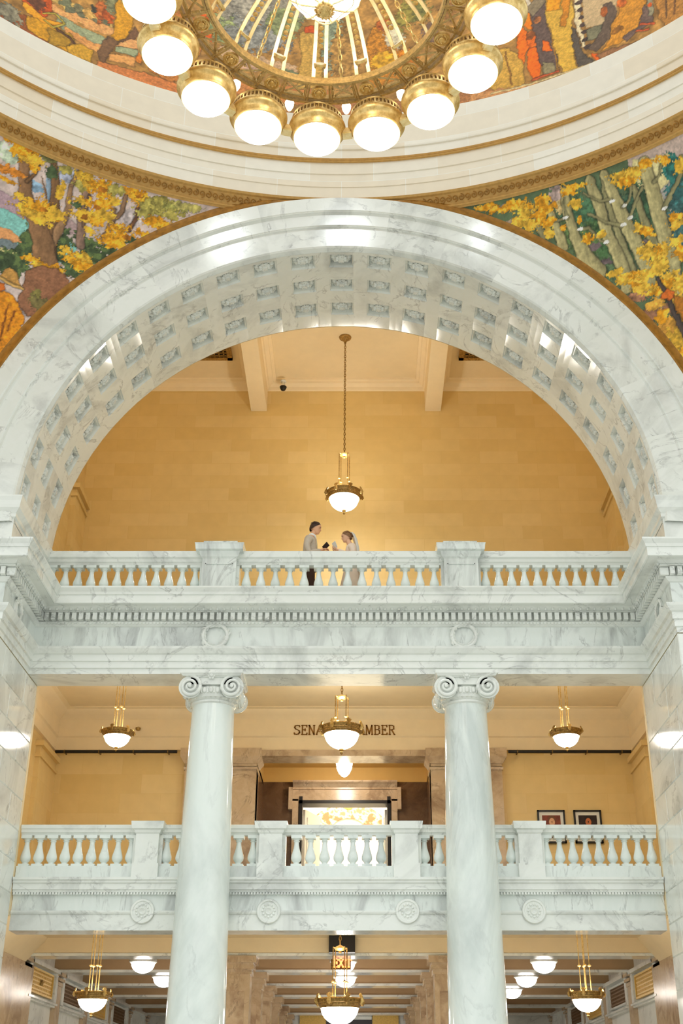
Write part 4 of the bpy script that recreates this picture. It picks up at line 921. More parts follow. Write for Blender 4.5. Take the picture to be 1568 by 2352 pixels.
for q in (-1, 1): blk.box(q * .125 - .012, q * .125 + .012, -.13, .13, -.03, .03)
for k in range(16):
    o = pm if k == 0 else pm.copy()
    if k: COL.objects.link(o)
    a = OFF + k * PI / 8; p = polar(1.42, a, 0); o.parent = ch; o.location = (p[0] - CC[0], p[1] - CC[1], tz - CZ - .01)
# ribs of the cage
RC = [(1.30, 10.60), (1.275, 10.68), (1.24, 10.76), (1.19, 10.85), (1.12, 10.95), (1.02, 11.06), (.90, 11.17), (.76, 11.27), (.60, 11.34), (.46, 11.37)]
rb = M(); w = .075
for q in (-1, 1):
    v = []
    for i, (R, z) in enumerate(RC):
        ww = w * (1 - .35 * i / 9)
        for dx, dz in ((q * ww - .021, -.012), (q * ww + .021, -.012), (q * ww + .021, .012), (q * ww - .021, .012)): v.append((dx, R, z - CZ + dz))
    f = [(i * 4 + j, i * 4 + (j + 1) % 4, i * 4 + 4 + (j + 1) % 4, i * 4 + 4 + j) for i in range(9) for j in range(4)]
    rb.add(v, f)
bd = M()
for t in [i / 11 for i in range(12)]:
    x = 4.2 + t * 4.6; i = int(x); fr = x - i; R = RC[i][0] * (1 - fr) + RC[i + 1][0] * fr; z = RC[i][1] * (1 - fr) + RC[i + 1][1] * fr - CZ
    bd.lathe([(0, -.018), (.028, -.008), (.03, .006), (0, .016)], 8, (0, R, z))
md = M().lathe([(0, -.02), (.02, -.02), (.022, -.01), (.055, -.01), (.06, -.022), (.07, -.02), (.072, .01), (0, .012)], 20)
for i in range(8): md.lathe([(0, -.022), (.012, -.01), (0, 0)], 5, (.038 * cos(i * PI / 4), .038 * sin(i * PI / 4), 0))
md.xf(Matrix.Translation((0, 1.205, 10.80 - CZ)) @ Matrix.Rotation(math.radians(58), 4, 'X'))
r_ = build('rib', rb, BRASSL, smooth=40); b1 = build('bead_row', bd, BRASS, smooth=50); b2 = build('medallion', md, BRASS, smooth=40)
for k in range(16):
    os = [r_, b1, b2] if k == 0 else [r_.copy(), b1.copy(), b2.copy()]
    if k:
        for o in os: COL.objects.link(o)
    os[0].parent = ch; os[1].parent = os[0]; os[2].parent = os[0]
    os[0].rotation_euler = (0, 0, -(OFF + k * PI / 8))
m = M().ring([(.5, 11.33), (.5, 11.42), (.38, 11.42), (.38, 11.33), (.5, 11.33)], 0, 2 * PI, 48, plane='drum', yc=CC[1]).lathe([(.05, 10.9), (.05, 22.0)], 10, (CC[0], CC[1], 0)).lathe([(.06, 11.3), (.2, 11.5), (.12, 11.8), (.05, 12.2)], 20, (CC[0], CC[1], 0))
for i in range(8): m.tube([polar(.05, i * PI / 4, 11.4), polar(.5, i * PI / 4, 11.38)], .02, 5)
build('centre_stem', m, BRASS, ch, smooth=40)
def chain(m, p0, p1, link=.07, r=.009, wd=.018):
    p0, p1 = Vector(p0), Vector(p1); n = max(2, int((p1 - p0).length / (link * .78))); d = (p1 - p0) / n; u = d.normalized()
    s1 = u.cross(Vector((0.3, 1, 0.1))).normalized(); s2 = u.cross(s1)
    for i in range(n):
        c = p0 + d * (i + .5); s = s1 if i % 2 else s2
        m.tube([c + u * (link / 2 * cos(t)) + s * (wd * sin(t)) for t in [2 * PI * k / 10 for k in range(11)]], r, 5, False)
for k in range(8):                                        # chains from the cage crown down to the truss
    a = OFF + (k + .5) * PI / 4 - PI / 16; m = M(); chain(m, polar(1.3, a, 10.64), polar(.45, a, 11.9), .09, .008, .02); build('chain', m, BRASS, ch, smooth=60)
bw = build('glass_bowl', M().lathe([(0, 10.36), (.12, 10.375), (.24, 10.42), (.34, 10.5), (.40, 10.6), (.43, 10.72)], 48, (CC[0], CC[1], 0), cap=False), GLASSW, ch, smooth=60)
m = M().lathe([(.43, 10.70), (.46, 10.72), (.47, 10.76), (.45, 10.8), (.4, 10.81)], 48, (CC[0], CC[1], 0), cap=False)
for k in range(8):
    a = k * PI / 4 + .2; m.tube([polar(R, a, z) for R, z in ((.06, 10.345), (.13, 10.362), (.25, 10.412), (.35, 10.49), (.41, 10.59), (.44, 10.72))], .011, 6)
m.tube([polar(.27 + .03 * cos(k * PI / 4 * 1), 2 * PI * k / 32, 10.415) for k in range(33)], .009, 5)
build('bowl_mount', m, BRASSL, bw, smooth=50)
m = M().lathe([(0, 10.19), (.04, 10.2), (.085, 10.24), (.1, 10.29), (.09, 10.33), (.06, 10.36), (0, 10.38)], 24, (CC[0], CC[1], 0)); random.seed(2)
for i in range(60):
    t = random.random() * 2 * PI; h = random.random(); R = .1 * math.sqrt(max(0, 1 - (1 - h) ** 2)) + .002
    m.lathe([(0, -.012), (.012, 0), (0, .012)], 5, (CC[0] + R * cos(t), CC[1] + R * sin(t), 10.195 + h * .085))
build('finial', m, BRASS, bw, smooth=50)
# ================================================================== PENDANT BOWL LAMPS
def pendant(name, drop_top, rod_top, rb, n_rod, rr, zrim=0.0, chained=True, ant=8):
    """origin at the rim of the bowl; rod_top and drop_top are heights above it"""
    root = thing(name, None, None); k = rb / .33
    bo = build('glass_bowl', M().lathe([(rb * cos(t), -.30 * k * sin(t)) for t in [i * PI / 20 for i in range(11)]], 40, cap=False), GLASS, smooth=60); bo.parent = root
    f = build('finial', M().lathe([(0, -.42 * k), (.02 * k, -.40 * k), (.035 * k, -.37 * k), (.02 * k, -.35 * k), (.045 * k, -.335 * k), (.05 * k, -.31 * k), (.03 * k, -.29 * k)], 14), BRONZE, smooth=50); f.parent = bo
    m = M().lathe([(rb - .01, -.02), (rb + .015, -.03), (rb + .02 * k, 0), (rb + .04 * k, .01), (rb + .045 * k, .04 * k), (rb + .07 * k, .05 * k), (rb + .075 * k, .09 * k), (rb + .09 * k, .11 * k), (rb + .07 * k, .13 * k), (rb + .03 * k, .12 * k), (rb, .08 * k), (rb - .02, .02)], 48, cap=False)
    for i in range(36):
        a = 2 * PI * i / 36; m.lathe([(0, -.012), (.014 * k, 0), (0, .012)], 5, ((rb + .078 * k) * cos(a), (rb + .078 * k) * sin(a), .075 * k))
    ri = build('ring', m, BRONZE, smooth=40); ri.parent = root
    for i in range(ant):
        a = 2 * PI * i / ant + .35; am = M()
        am.tube([(rb + .085 * k, 0, .02), (rb + .1 * k, 0, .07 * k), (rb + .095 * k, 0, .13 * k)], [.02 * k, .045 * k, .03 * k], 6)
        for j in range(5):
            t = (j - 2) * .42; am.tube([(rb + .085 * k, 0, .12 * k), (rb + .08 * k, .05 * k * sin(t), .12 * k + .06 * k * cos(t)), (rb + .07 * k, .075 * k * sin(t), .12 * k + .09 * k * cos(t))], [.014 * k, .016 * k, .006 * k], 5)
        am.xf(Matrix.Rotation(a, 4, 'Z')); o = build('palmette', am, BRASS if i % 2 else BRONZE, smooth=50); o.parent = ri
    for i in range(n_rod):
        a = 2 * PI * i / n_rod + .6; x, y = rr * cos(a), rr * sin(a); zc = rod_top * .42
        m = M().tube([(x, y, .08), (x, y, rod_top)], .011 * k ** .5, 6).lathe([(.0, zc - .03), (.03, zc - .015), (.034, zc), (.012, zc + .02), (.0, zc + .03)], 10, (x, y, 0))
        m.tube([(x * 1.0, y * 1.0, .08), (rb * cos(a), rb * sin(a), .05)], .009, 5)
        o = build('rod', m, BRASS if not chained else BRONZE, smooth=50); o.parent = root
    if chained:
        m = M().lathe([(0, rod_top - .09), (.03, rod_top - .08), (.02, rod_top - .05), (.09, rod_top - .03), (.11, rod_top), (.09, rod_top + .02), (.03, rod_top + .05), (.0, rod_top + .07)], 20)
        for i in range(n_rod):
            a = 2 * PI * i / n_rod + .6; m.tube([(.08 * cos(a), .08 * sin(a), rod_top), (rr * cos(a), rr * sin(a), rod_top + .01), (rr * cos(a), rr * sin(a), rod_top - .03)], .012, 5)
        o = build('hub', m, BRASS, smooth=45); o.parent = root
        m = M(); chain(m, (0, 0, rod_top + .05), (0, 0, drop_top - .12), .085, .009, .02); o = build('chain', m, BRONZE, smooth=60); o.parent = root
    m = M().lathe([(.0, drop_top - .16), (.03, drop_top - .15), (.05, drop_top - .1), (.08, drop_top - .08), (.1, drop_top - .04), (.14, drop_top - .03), (.15, drop_top), (0, drop_top)], 24)
    o = build('canopy', m, BRONZE, smooth=40); o.parent = root
    return root
A_ = pendant('pendant_lamp', 16.86 - 12.48, 1.12, .33, 4, .14)
[setattr(c.data.materials, '__x', 0) if False else c.data.materials.__setitem__(0, GLASS3) for c in kids(A_) if c.name.startswith('glass_bowl')]; A_.location = (0, 24, 12.48); tag(A_, 'bronze bowl lamp on a long chain above the couple', 'lamp')
B_ = pendant('pendant_lamp', 8.15 - 6.75, .74, .335, 4, .15); B_.location = (0, 23, 6.75); tag(B_, 'large bronze bowl lamp hanging in front of the wall lettering', 'lamp')
B2 = pendant('pendant_lamp', 3.32 - 1.78, .98, .335, 4, .15); B2.location = (0, 23, 1.78); tag(B2, 'large bronze bowl lamp hanging at the bottom between the two columns', 'lamp')
C_ = pendant('pendant_lamp', 8.15 - 6.71, 1.35, .25, 4, .09, chained=False, ant=6); C_.location = (-4.4, 23, 6.71)
tag(C_, 'smaller bowl lamp on long thin rods, middle level, left bay', 'lamp', 'small bowl lamps in the side bays')
C2 = dup(C_, (4.4, 23, 6.71), 'smaller bowl lamp on long thin rods, middle level, right bay above the pictures', rz=1.3)
D_ = pendant('pendant_lamp', 3.32 - 1.92, 1.3, .255, 4, .09, chained=False, ant=6); D_.location = (-4.4, 23, 1.92)
tag(D_, 'smaller bowl lamp on long thin rods, lowest level, left of the left column', 'lamp', 'small bowl lamps in the side bays')
D2 = dup(D_, (4.4, 23, 1.92), 'smaller bowl lamp on long thin rods, lowest level, right of the right column', rz=.9)
for z, yy in ((0, 0),):
    sl = thing('ceiling_lamp', 'small acorn shaped glass lamp over the chamber doorway', 'lamp', (0, 27.0, 7.36))
    x0 = P(793, 1750, 27.6)[0]; sl.location = (0, 27.0, 7.36)
    build('glass_shade', M().lathe([(.18, 0), (.19, -.1), (.17, -.25), (.12, -.36), (.05, -.43), (0, -.45)], 28, (0, 27.0, 7.36), cap=False), GLASS, sl, smooth=60)
    m = M().lathe([(.18, .0), (.24, .01), (.24, .04), (.2, .06), (.05, .08), (.03, .12), (.1, .14), (.1, .17), (0, .17)], 28, (0, 27.0, 7.36), cap=False)
    for i in range(6): m.lathe([(0, -.03), (.02, 0), (0, .03)], 6, (.235 * cos(i * PI / 3), 27.0 + .235 * sin(i * PI / 3), 7.38))
    build('shade_holder', m, BRONZE, sl, smooth=40)
gp = thing('ceiling_globe', 'x', 'lamp'); g1 = build('globe', M().lathe([(.27, .0), (.27, -.02)] + [(.25 * cos(t), -.03 - .2 * sin(t)) for t in [i * PI / 16 for i in range(9)]], 32, cap=False), GLASSS, smooth=60); g1.parent = gp
g2 = build('mount', M().lathe([(.3, .05), (.3, 0), (.27, -.02)], 32), MARB, smooth=40); g2.parent = gp
first = True
for k, wd in enumerate(('nearest', 'second', 'third')):
    for x, sd_ in ((-4.35, 'left'), (0, 'middle'), (4.35, 'right')):
        if x == 0 and k > 1: continue
        loc = (x, 27.7 + 3.1 * k, 3.04); lab = 'white half globe on the corridor ceiling, %s aisle, %s from the hall' % (sd_, wd)
        if first: gp.location = loc; gp['label'] = lab; gp['group'] = 'half globe lights on the corridor ceiling'; first = False
        else: dup(gp, loc, lab)
# ================================================================== SMALL FIXTURES
dc = thing('dome_camera', 'black dome camera on the pale wall high left of the hanging lamp', 'camera', P(650, 892, 25.7))
c = P(650, 892, 25.7)
build('dome', M().lathe([(0, -.07), (.05, -.055), (.075, -.01), (.085, .02), (.09, .04), (0, .05)], 20, c), BLACK, dc, smooth=50)
build('mount', M().tube([(c[0], c[1], c[2] + .04), (c[0], c[1], c[2] + .2), (c[0], 26.0, c[2] + .24)], .035, 10).lathe([(.07, .19), (.08, .2), (.05, .26), (0, .27)], 14, (c[0], c[1], c[2])), WOODW, dc, smooth=50)
cs_ = P(317, 1674, 25.8)
sp = thing('security_sensor', 'tiny brass sensor on the wall beside the middle level left lamp', 'sensor', cs_)
build('body', M().lathe([(0, -.05), (.05, -.03), (.06, .02), (.0, .05)], 12, cs_), BRONZE, sp, smooth=50); build('arm', M().tube([cs_, (cs_[0], 25.95, cs_[2] + .02)], .015, 6), BRONZE, sp)
for s, nme in ((-1, 'left'), (1, 'right')):
    x0, x1 = sorted((s * 2.8, s * 4.4)); v = thing('ceiling_vent', 'square bronze ceiling grille half hidden by the arch, %s side' % nme, 'vent', ((x0 + x1) / 2, 24.3, 16.8), 'bronze ceiling grilles')
    m = M()
    for a, b, c_, d in ((x0, x1, 23.3, 23.42), (x0, x1, 24.76, 24.88), (x0, x0 + .12, 23.3, 24.88), (x1 - .12, x1, 23.3, 24.88)): m.box(a, b, c_, d, 16.78, 16.86)
    build('frame', m, BRONZE, v)
    m = M()
    for i in range(12): m.box(x0 + .12 + i * .115, x0 + .15 + i * .115, 23.4, 24.8, 16.80, 16.83)
    for i in range(12): m.box(x0 + .1, x1 - .1, 23.42 + i * .115, 23.45 + i * .115, 16.80, 16.83)
    build('lattice', m, BRONZE, v); build('duct', M().box(x0 + .1, x1 - .1, 23.4, 24.8, 16.845, 16.855), BLACK, v)
    xa, xb = (-6.3, -3.64) if s < 0 else (3.6, 6.28)
    v = thing('wall_bar', 'long thin black rail across the top of the %s yellow wall' % nme, 'rail', ((xa + xb) / 2, 25.8, 7.17), 'black wall rails')
    build('tube', M().tube([(xa, 25.8, 7.17), (xb, 25.8, 7.17)], .035, 12), BLACK, v, smooth=50)
    m = M()
    for i in range(4): x = xa + .2 + (xb - xa - .4) * i / 3; m.box(x - .012, x + .012, 25.8, 26.0, 7.15, 7.19).lathe([(.04, -.01), (.04, .01)], 10, (x, 25.8, 7.17), axis='x')
    build('bracket', m, BRASSD, v)
# lettering
FONT = {'S': [[(9, 12.2), (8.4, 13.6), (5.5, 14), (2.6, 13.2), (1.6, 10.8), (3, 8.6), (6, 7.2), (8.6, 5.4), (9, 3), (7.4, .8), (4.6, 0), (1.8, .6), (1, 2.2)]],
        'E': [[(2.4, 0), (2.4, 14)], [(1, 0), (9, 0), (9.2, 2)], [(2.4, 7.2), (6.5, 7.2)], [(1, 14), (8.6, 14), (8.8, 12)], [(6.5, 6), (6.5, 8.4)]],
        'N': [[(2, 0), (2, 14)], [(2, 14), (9, 0)], [(9, 0), (9, 14)], [(.8, 0), (3.2, 0)], [(7.8, 14), (10.2, 14)], [(.8, 14), (2, 14)]],
        'A': [[(1, 0), (5.5, 14), (10, 0)], [(3, 4.6), (8.1, 4.6)], [(0, 0), (2.2, 0)], [(8.8, 0), (11, 0)]],
        'T': [[(5, 0), (5, 14)], [(.6, 11.8), (.8, 14), (9.2, 14), (9.4, 11.8)], [(3.6, 0), (6.4, 0)]],
        'C': [[(9, 11.4), (8.4, 13.2), (5.6, 14), (2.6, 12.4), (1.4, 7), (2.6, 1.6), (5.6, 0), (8.4, .8), (9.2, 2.8)]],
        'H': [[(2, 0), (2, 14)], [(9, 0), (9, 14)], [(2, 7.2), (9, 7.2)], [(.8, 0), (3.2, 0)], [(7.8, 0), (10.2, 0)], [(.8, 14), (3.2, 14)], [(7.8, 14), (10.2, 14)]],
        'M': [[(1.6, 0), (2, 14)], [(2, 14), (6, 1), (10, 14)], [(10, 14), (10.4, 0)], [(.6, 0), (2.8, 0)], [(9.2, 0), (11.6, 0)]],
        'B': [[(2.2, 0), (2.2, 14)], [(1, 14), (6, 14), (8, 12.6), (8, 9), (6, 7.4), (2.2, 7.4)], [(6, 7.4), (8.8, 5.6), (8.8, 1.8), (6.4, 0), (1, 0)]],
        'R': [[(2.2, 0), (2.2, 14)], [(1, 14), (6, 14), (8.4, 12.6), (8.4, 8.6), (6, 7), (2.2, 7)], [(5.6, 7), (9, 0), (10.2, 0)], [(1, 0), (3.4, 0)]],
        'X': [[(1.4, 14), (9, 0)], [(9, 14), (1.4, 0)], [(.4, 0), (2.4, 0)], [(8, 0), (10, 0)], [(.4, 14), (2.4, 14)], [(8, 14), (10, 14)]], 'I': [[(3, 0), (3, 14)], [(1.8, 0), (4.2, 0)], [(1.8, 14), (4.2, 14)]]}
def letter(ch_, x, y, z, h, th, dep):
    m = M(); k = h / 14
    for st_ in FONT[ch_]:
        for (x0, z0), (x1, z1) in zip(st_, st_[1:]):
            d = Vector((x1 - x0, 0, z1 - z0)); l = d.length; d.normalize(); nrm = Vector((-d.z, 0, d.x)); w = th * (1 if abs(d.z) > .7 else .6) / 2
            a = Vector((x + x0 * k, y, z + z0 * k)); b = Vector((x + x1 * k, y, z + z1 * k)); e = d * w * .8
            q = [a - e + nrm * w, a - e - nrm * w, b + e - nrm * w, b + e + nrm * w]
            m.add(q + [p + Vector((0, -dep, 0)) for p in q], [(0, 1, 2, 3), (7, 6, 5, 4), (0, 4, 5, 1), (1, 5, 6, 2), (2, 6, 7, 3), (3, 7, 4, 0)])
    return m
txt = 'SENATE CHAMBER'; sg = thing('wall_lettering', 'bronze capital letters reading SENATE CHAMBER on the cream frieze', 'sign', (0, 25.88, 7.58))
w0 = {'M': 12, 'A': 11, 'N': 11, 'H': 11, 'R': 10.6}; adv = [(7 if c == ' ' else w0.get(c, 10) + 2.6) for c in txt]; tot = sum(adv); kk = 2.26 / tot; x = -1.13 + .02
for c, a in zip(txt, adv):
    if c != ' ': build('letter', letter(c, x, 25.91, 7.58, .2, .032, .03).xf(Matrix.Identity(4)) if kk > 1 else letter(c, x, 25.91, 7.58, 14 * kk if False else .205, .03, .03), LETT, sg, merge=False)
    x += a * kk
# portraits
def portrait(x, lab, bg, face, sd_):
    f = thing('picture_frame', lab, 'picture', (x, 25.97, 5.5), 'framed portraits on the right yellow wall')
    m = M(); z0, z1, w = 5.23, 5.93, .295
    for a, b, c, d in ((x - w, x + w, z0, z0 + .035), (x - w, x + w, z1 - .035, z1), (x - w, x - w + .035, z0, z1), (x + w - .035, x + w, z0, z1)): m.box(a, b, 25.93, 25.99, c, d)
    build('frame', m, BLACK, f); build('mat_board', M().box(x - w + .02, x + w - .02, 25.965, 25.985, z0 + .02, z1 - .02), WOODW, f)
    p0 = build('portrait', M().box(x - w + .1, x + w - .1, 25.955, 25.966, z0 + .11, z1 - .11), plain('portrait_ground_%s' % sd_, bg, .6, var=.4, sc=12), f)
    build('painted_head', M().lathe([(.0, 0), (.05, -.004), (.065, 0)], 20, (0, 0, 0), axis='y').xf(Matrix.Translation((x + .01, 25.954, 5.68)) @ Matrix.Scale(1.35, 4, (0, 0, 1))), plain('portrait_skin_%s' % sd_, face, .6, var=.2, sc=20), p0)
    m = M().add([(x - .15, 25.953, 5.345), (x + .15, 25.953, 5.345), (x + .13, 25.953, 5.5), (x + .04, 25.953, 5.58), (x - .04, 25.953, 5.58), (x - .13, 25.953, 5.5)], [tuple(range(6))]); m.add([(p[0], p[1] - .003, p[2]) for p in m.v], [tuple(range(6))[::-1]])
    build('painted_clothes', m, plain('portrait_cloth_%s' % sd_, (60, 40, 36) if sd_ == 'a' else (28, 24, 26), .6), p0)
    m = M().lathe([(.0, -.002), (.06, -.002), (.08, .0)], 20, (0, 0, 0), axis='y').xf(Matrix.Translation((x + .01, 25.953 + .002, 5.725)) @ Matrix.Scale(1.1, 4, (0, 0, 1)))
    build('painted_hair', m, plain('portrait_hair_%s' % sd_, (110, 70, 44) if sd_ == 'a' else (30, 22, 20), .6), p0)
portrait(4.46, 'left framed portrait in black frame with a reddish ground and fair face', (126, 60, 42), (214, 164, 130), 'a')
portrait(5.24, 'right framed portrait in black frame with a very dark ground', (44, 30, 26), (190, 110, 66), 'b')
# sign and screen at the corridor mouth
bx = thing('ceiling_box', 'black box fixed to the beam over the corridor mouth', 'box', (0, 25.8, 3.3)); build('case', M().box(-.27, .26, 25.6, 25.95, 3.0, 3.32).box(-.25, .24, 25.58, 25.6, 3.02, 3.3), BLACK, bx)
ex = thing('exit_sign', 'glowing orange exit sign behind the lowest middle lamp', 'sign', (0, 26.9, 2.9))
q0 = P(760, 2195, 26.9); q1 = P(806, 2227, 26.9)
build('sign_case', M().box(q0[0], q1[0], 26.88, 26.98, q1[2], q0[2] + .02), BRASSD, ex); build('hanger', M().box(-.02, .02, 26.91, 26.95, q0[2], 3.1), BRASSD, ex)
EX = emis('lit_orange_letters', (1, .2, .03), 2.2); x = q0[0] + .05; hh = q0[2] - q1[2]
for c, a in (('E', 10), ('X', 10), ('I', 6), ('T', 9)):
    build('letter', letter(c, x, 26.875, q1[2] + .05, hh - .12, .035, .012), EX, ex, merge=False); x += a / 35 * (q1[0] - q0[0] - .06)
for s, nme in ((-1, 'left'), (1, 'right')):
    g = thing('gold_screen', 'gold patterned screen at the far corridor end, %s of the dark panel' % nme, 'screen', (s * 1.15, 42.1, 1.2))
    m = M(); x0, x1 = sorted((s * .75, s * 1.6)); m.box(x0, x1, 42.12, 42.18, -1, 3.0)
    for i in range(7):
        for j in range(30): m.box(x0 + .05 + i * .115, x0 + .1 + i * .115, 42.1, 42.13, -.9 + j * .13, -.85 + j * .13)
    build('panel', m, GRILLE, g)
g = thing('dark_panel', 'dark panel at the far end of the corridor', 'panel', (0, 42.1, 1)); build('panel', M().box(-.73, .73, 42.05, 42.18, -1.7, 2.86), plain('dark_slate', (60, 56, 62), .3), g); build('header', M().box(-.73, .73, 42.0, 42.18, 2.86, 2.96), MARB, g)
# gilded lunette painting in the bright chamber
lu = thing('wall_painting', 'arched pale orange painting seen through the open chamber door', 'painting', (0, 35.9, 7.5)); m = M(); c = P(800, 1905, 35.9)
for i in range(40):
    a0, a1 = PI * i / 40, PI * (i + 1) / 40; ra = .5
    q = [(c[0] + r * cos(a), y, c[2] + .66 * r * sin(a)) for y in (35.95, 35.9) for r, a in ((ra, a0), (1.15, a0), (1.15, a1), (ra, a1))]
    m.add(q, [(0, 1, 2, 3), (7, 6, 5, 4), (1, 5, 6, 2), (0, 3, 7, 4)])
LU, nt2, b2_ = nm('lunette_paint'); gg = N(nt2, 'ShaderNodeNewGeometry'); n_ = N(nt2, 'ShaderNodeTexNoise', Scale=4.5, Detail=5); nt2.links.new(gg.outputs['Position'], n_.inputs[0])
nt2.links.new(ramp(nt2, n_.outputs[0], [(.38, lin((150, 96, 50))), (.47, lin((240, 210, 160))), (.56, lin((206, 84, 24)))]), b2_.inputs['Base Color'])
build('painted_band', m, LU, lu); build('crest', M().lathe([(0, -.05), (.12, -.03), (.15, 0)], 16, (c[0], 35.88, c[2] + .72), axis='y'), GOLDM, lu)
# ================================================================== PEOPLE
SKIN = plain('skin_tone', (236, 180, 140), .5, var=.04); SKINF = plain('skin_tone_fair', (238, 188, 154), .5, var=.04)
HAIR1 = plain('dark_brown_hair', (62, 40, 28), .55, var=.4, sc=60); HAIR2 = plain('light_brown_hair', (142, 102, 66), .5, var=.45, sc=60)
SUIT = plain('beige_suit_cloth', (208, 194, 176), .85, var=.06, sc=40); SHIRT = plain('white_shirt_cloth', (244, 242, 238), .8, var=.02); TIE = plain('pale_tie', (222, 206, 160), .7)
TROU = plain('dark_trouser_cloth', (70, 46, 34), .85); DRESS = plain('ivory_dress_cloth', (246, 226, 208), .8, var=.04)
LIP = plain('lip_tone', (180, 96, 84), .5); EYE = plain('eye_tone', (50, 34, 28), .3)
def skin(name, V, E, R, mat, parent, lvl=2):
    me = bpy.data.meshes.new(name); me.from_pydata([tuple(v) for v in V], E, []); me.materials.append(mat)
    o = bpy.data.objects.new(name, me); COL.objects.link(o); o.parent = parent
    md_ = o.modifiers.new('Skin', 'SKIN'); md_.use_smooth_shade = True
    for i, d in enumerate(me.skin_vertices[0].data):
        r = R[i]; d.radius = r if isinstance(r, tuple) else (r, r); d.use_root = (i == 0)
    s = o.modifiers.new('Subdivision', 'SUBSURF'); s.levels = s.render_levels = lvl
    return o
def chainV(pts, V, E, R, start):
    """append points with radii as a chain from vertex index start"""
    prev = start; ids = []
    for p, r in pts: V.append(p); R.append(r); E.append((prev, len(V) - 1)); prev = len(V) - 1; ids.append(prev)
    return ids
def head(parent, c, k, mat, hair, f, long=False):
    """profile head facing f (+1/-1 in x), centre c, half height k"""
    hx = M(); n = 40; v = []; fc = []
    def ip(T_, z):
        for (z0, a0), (z1, a1) in zip(T_, T_[1:]):
            if z <= z1: return a0 + (a1 - a0) * max(0, (z - z0) / (z1 - z0))
        return T_[-1][1]
    PF = [(-1, .45), (-.94, .66), (-.84, .80), (-.76, .81), (-.68, .76), (-.6, .80), (-.55, .82), (-.51, .77), (-.46, .83), (-.4, .80), (-.34, .80), (-.29, .92), (-.22, .99), (-.12, .92), (.04, .80), (.12, .81), (.2, .82), (.4, .80), (.65, .68), (.85, .45), (.96, .22), (1, 0)]
    BF = [(-1, .40), (-.94, .56), (-.84, .70), (-.6, .74), (-.4, .75), (-.2, .76), (.04, .74), (.2, .79), (.4, .79), (.65, .68), (.85, .45), (.96, .22), (1, 0)]
    BB = [(-1, .25), (-.84, .02), (-.66, -.32), (-.45, -.6), (-.2, -.78), (.1, -.88), (.4, -.86), (.65, -.72), (.85, -.48), (.96, -.24), (1, 0)]
    WD = [(-1, .06), (-.94, .2), (-.84, .34), (-.66, .46), (-.45, .54), (-.2, .60), (.1, .66), (.4, .64), (.65, .53), (.85, .36), (.96, .17), (1, .01)]
    zs = [-1, -.97, -.92, -.84, -.76, -.7, -.65, -.6, -.555, -.51, -.46, -.4, -.34, -.29, -.24, -.18, -.1, -.02, .06, .13, .22, .34, .46, .58, .7, .8, .88, .94, .98, 1]
    for z in zs:
        xf, xb, wd_ = ip(BF, z), ip(BB, z), ip(WD, z); xc = (xf + xb) / 2; ft = ip(PF, z) - xf
        for i in range(n):
            a = 2 * PI * i / n; ca = cos(a); x = xc + (xf - xc) * abs(ca) ** .9 * (1 if ca > 0 else -1); y = wd_ * sin(a)
            x += ft * max(0, ca) ** (26 if -.38 < z < .1 else 9)
            aa = abs(a if a < PI else 2 * PI - a)
            if .22 < aa < .75 and -.05 < z < .16: x -= .045
            v.append((x * f, y, z))
    for j in range(len(zs) - 1):
        for i in range(n): q = (i + 1) % n; fc.append((j * n + i, j * n + q, (j + 1) * n + q, (j + 1) * n + i))
    fc += [tuple(range(n)), tuple(range((len(zs) - 1) * n, len(zs) * n))]
    hx.add(v, fc); T = Matrix.Translation(c) @ Matrix.Rotation(f * .28, 4, 'Y') @ Matrix.Scale(k, 4)
    for sy in (-1, 1):                                    # ears
        e = M().lathe([(.0, -.04), (.12, -.03), (.16, .0), (.1, .05), (0, .06)], 12, axis='y'); e.xf(Matrix.Translation((-f * .08, sy * .60, -.05)) @ Matrix.Scale(1.3, 4, (0, 0, 1))); hx.join(e)
    hx.xf(T); h = build('head', hx, mat, parent, smooth=70)
    m = M()
    for sy in (-1, 1): m.lathe([(0, -.05), (.05, -.03), (.06, 0), (.05, .03), (0, .05)], 10, (f * .655, sy * .27, .05), axis='x')
    m.xf(T); build('eyes', m, EYE, h, smooth=60)
    m = M()
    for sy in (-1, 1): m.tube([(f * .78, sy * .12, .19), (f * .735, sy * .28, .22), (f * .62, sy * .42, .18)], [.02, .03, .015], 5)
    m.xf(T); build('eyebrows', m, hair, h)
    m = M().tube([(f * .72, -.17, -.51), (f * .80, 0, -.47), (f * .72, .17, -.51)], [.012, .03, .012], 6).tube([(f * .72, -.15, -.53), (f * .79, 0, -.56), (f * .72, .15, -.53)], [.012, .032, .012], 6); m.xf(T); build('lips', m, LIP, h, smooth=60)
    return h, T
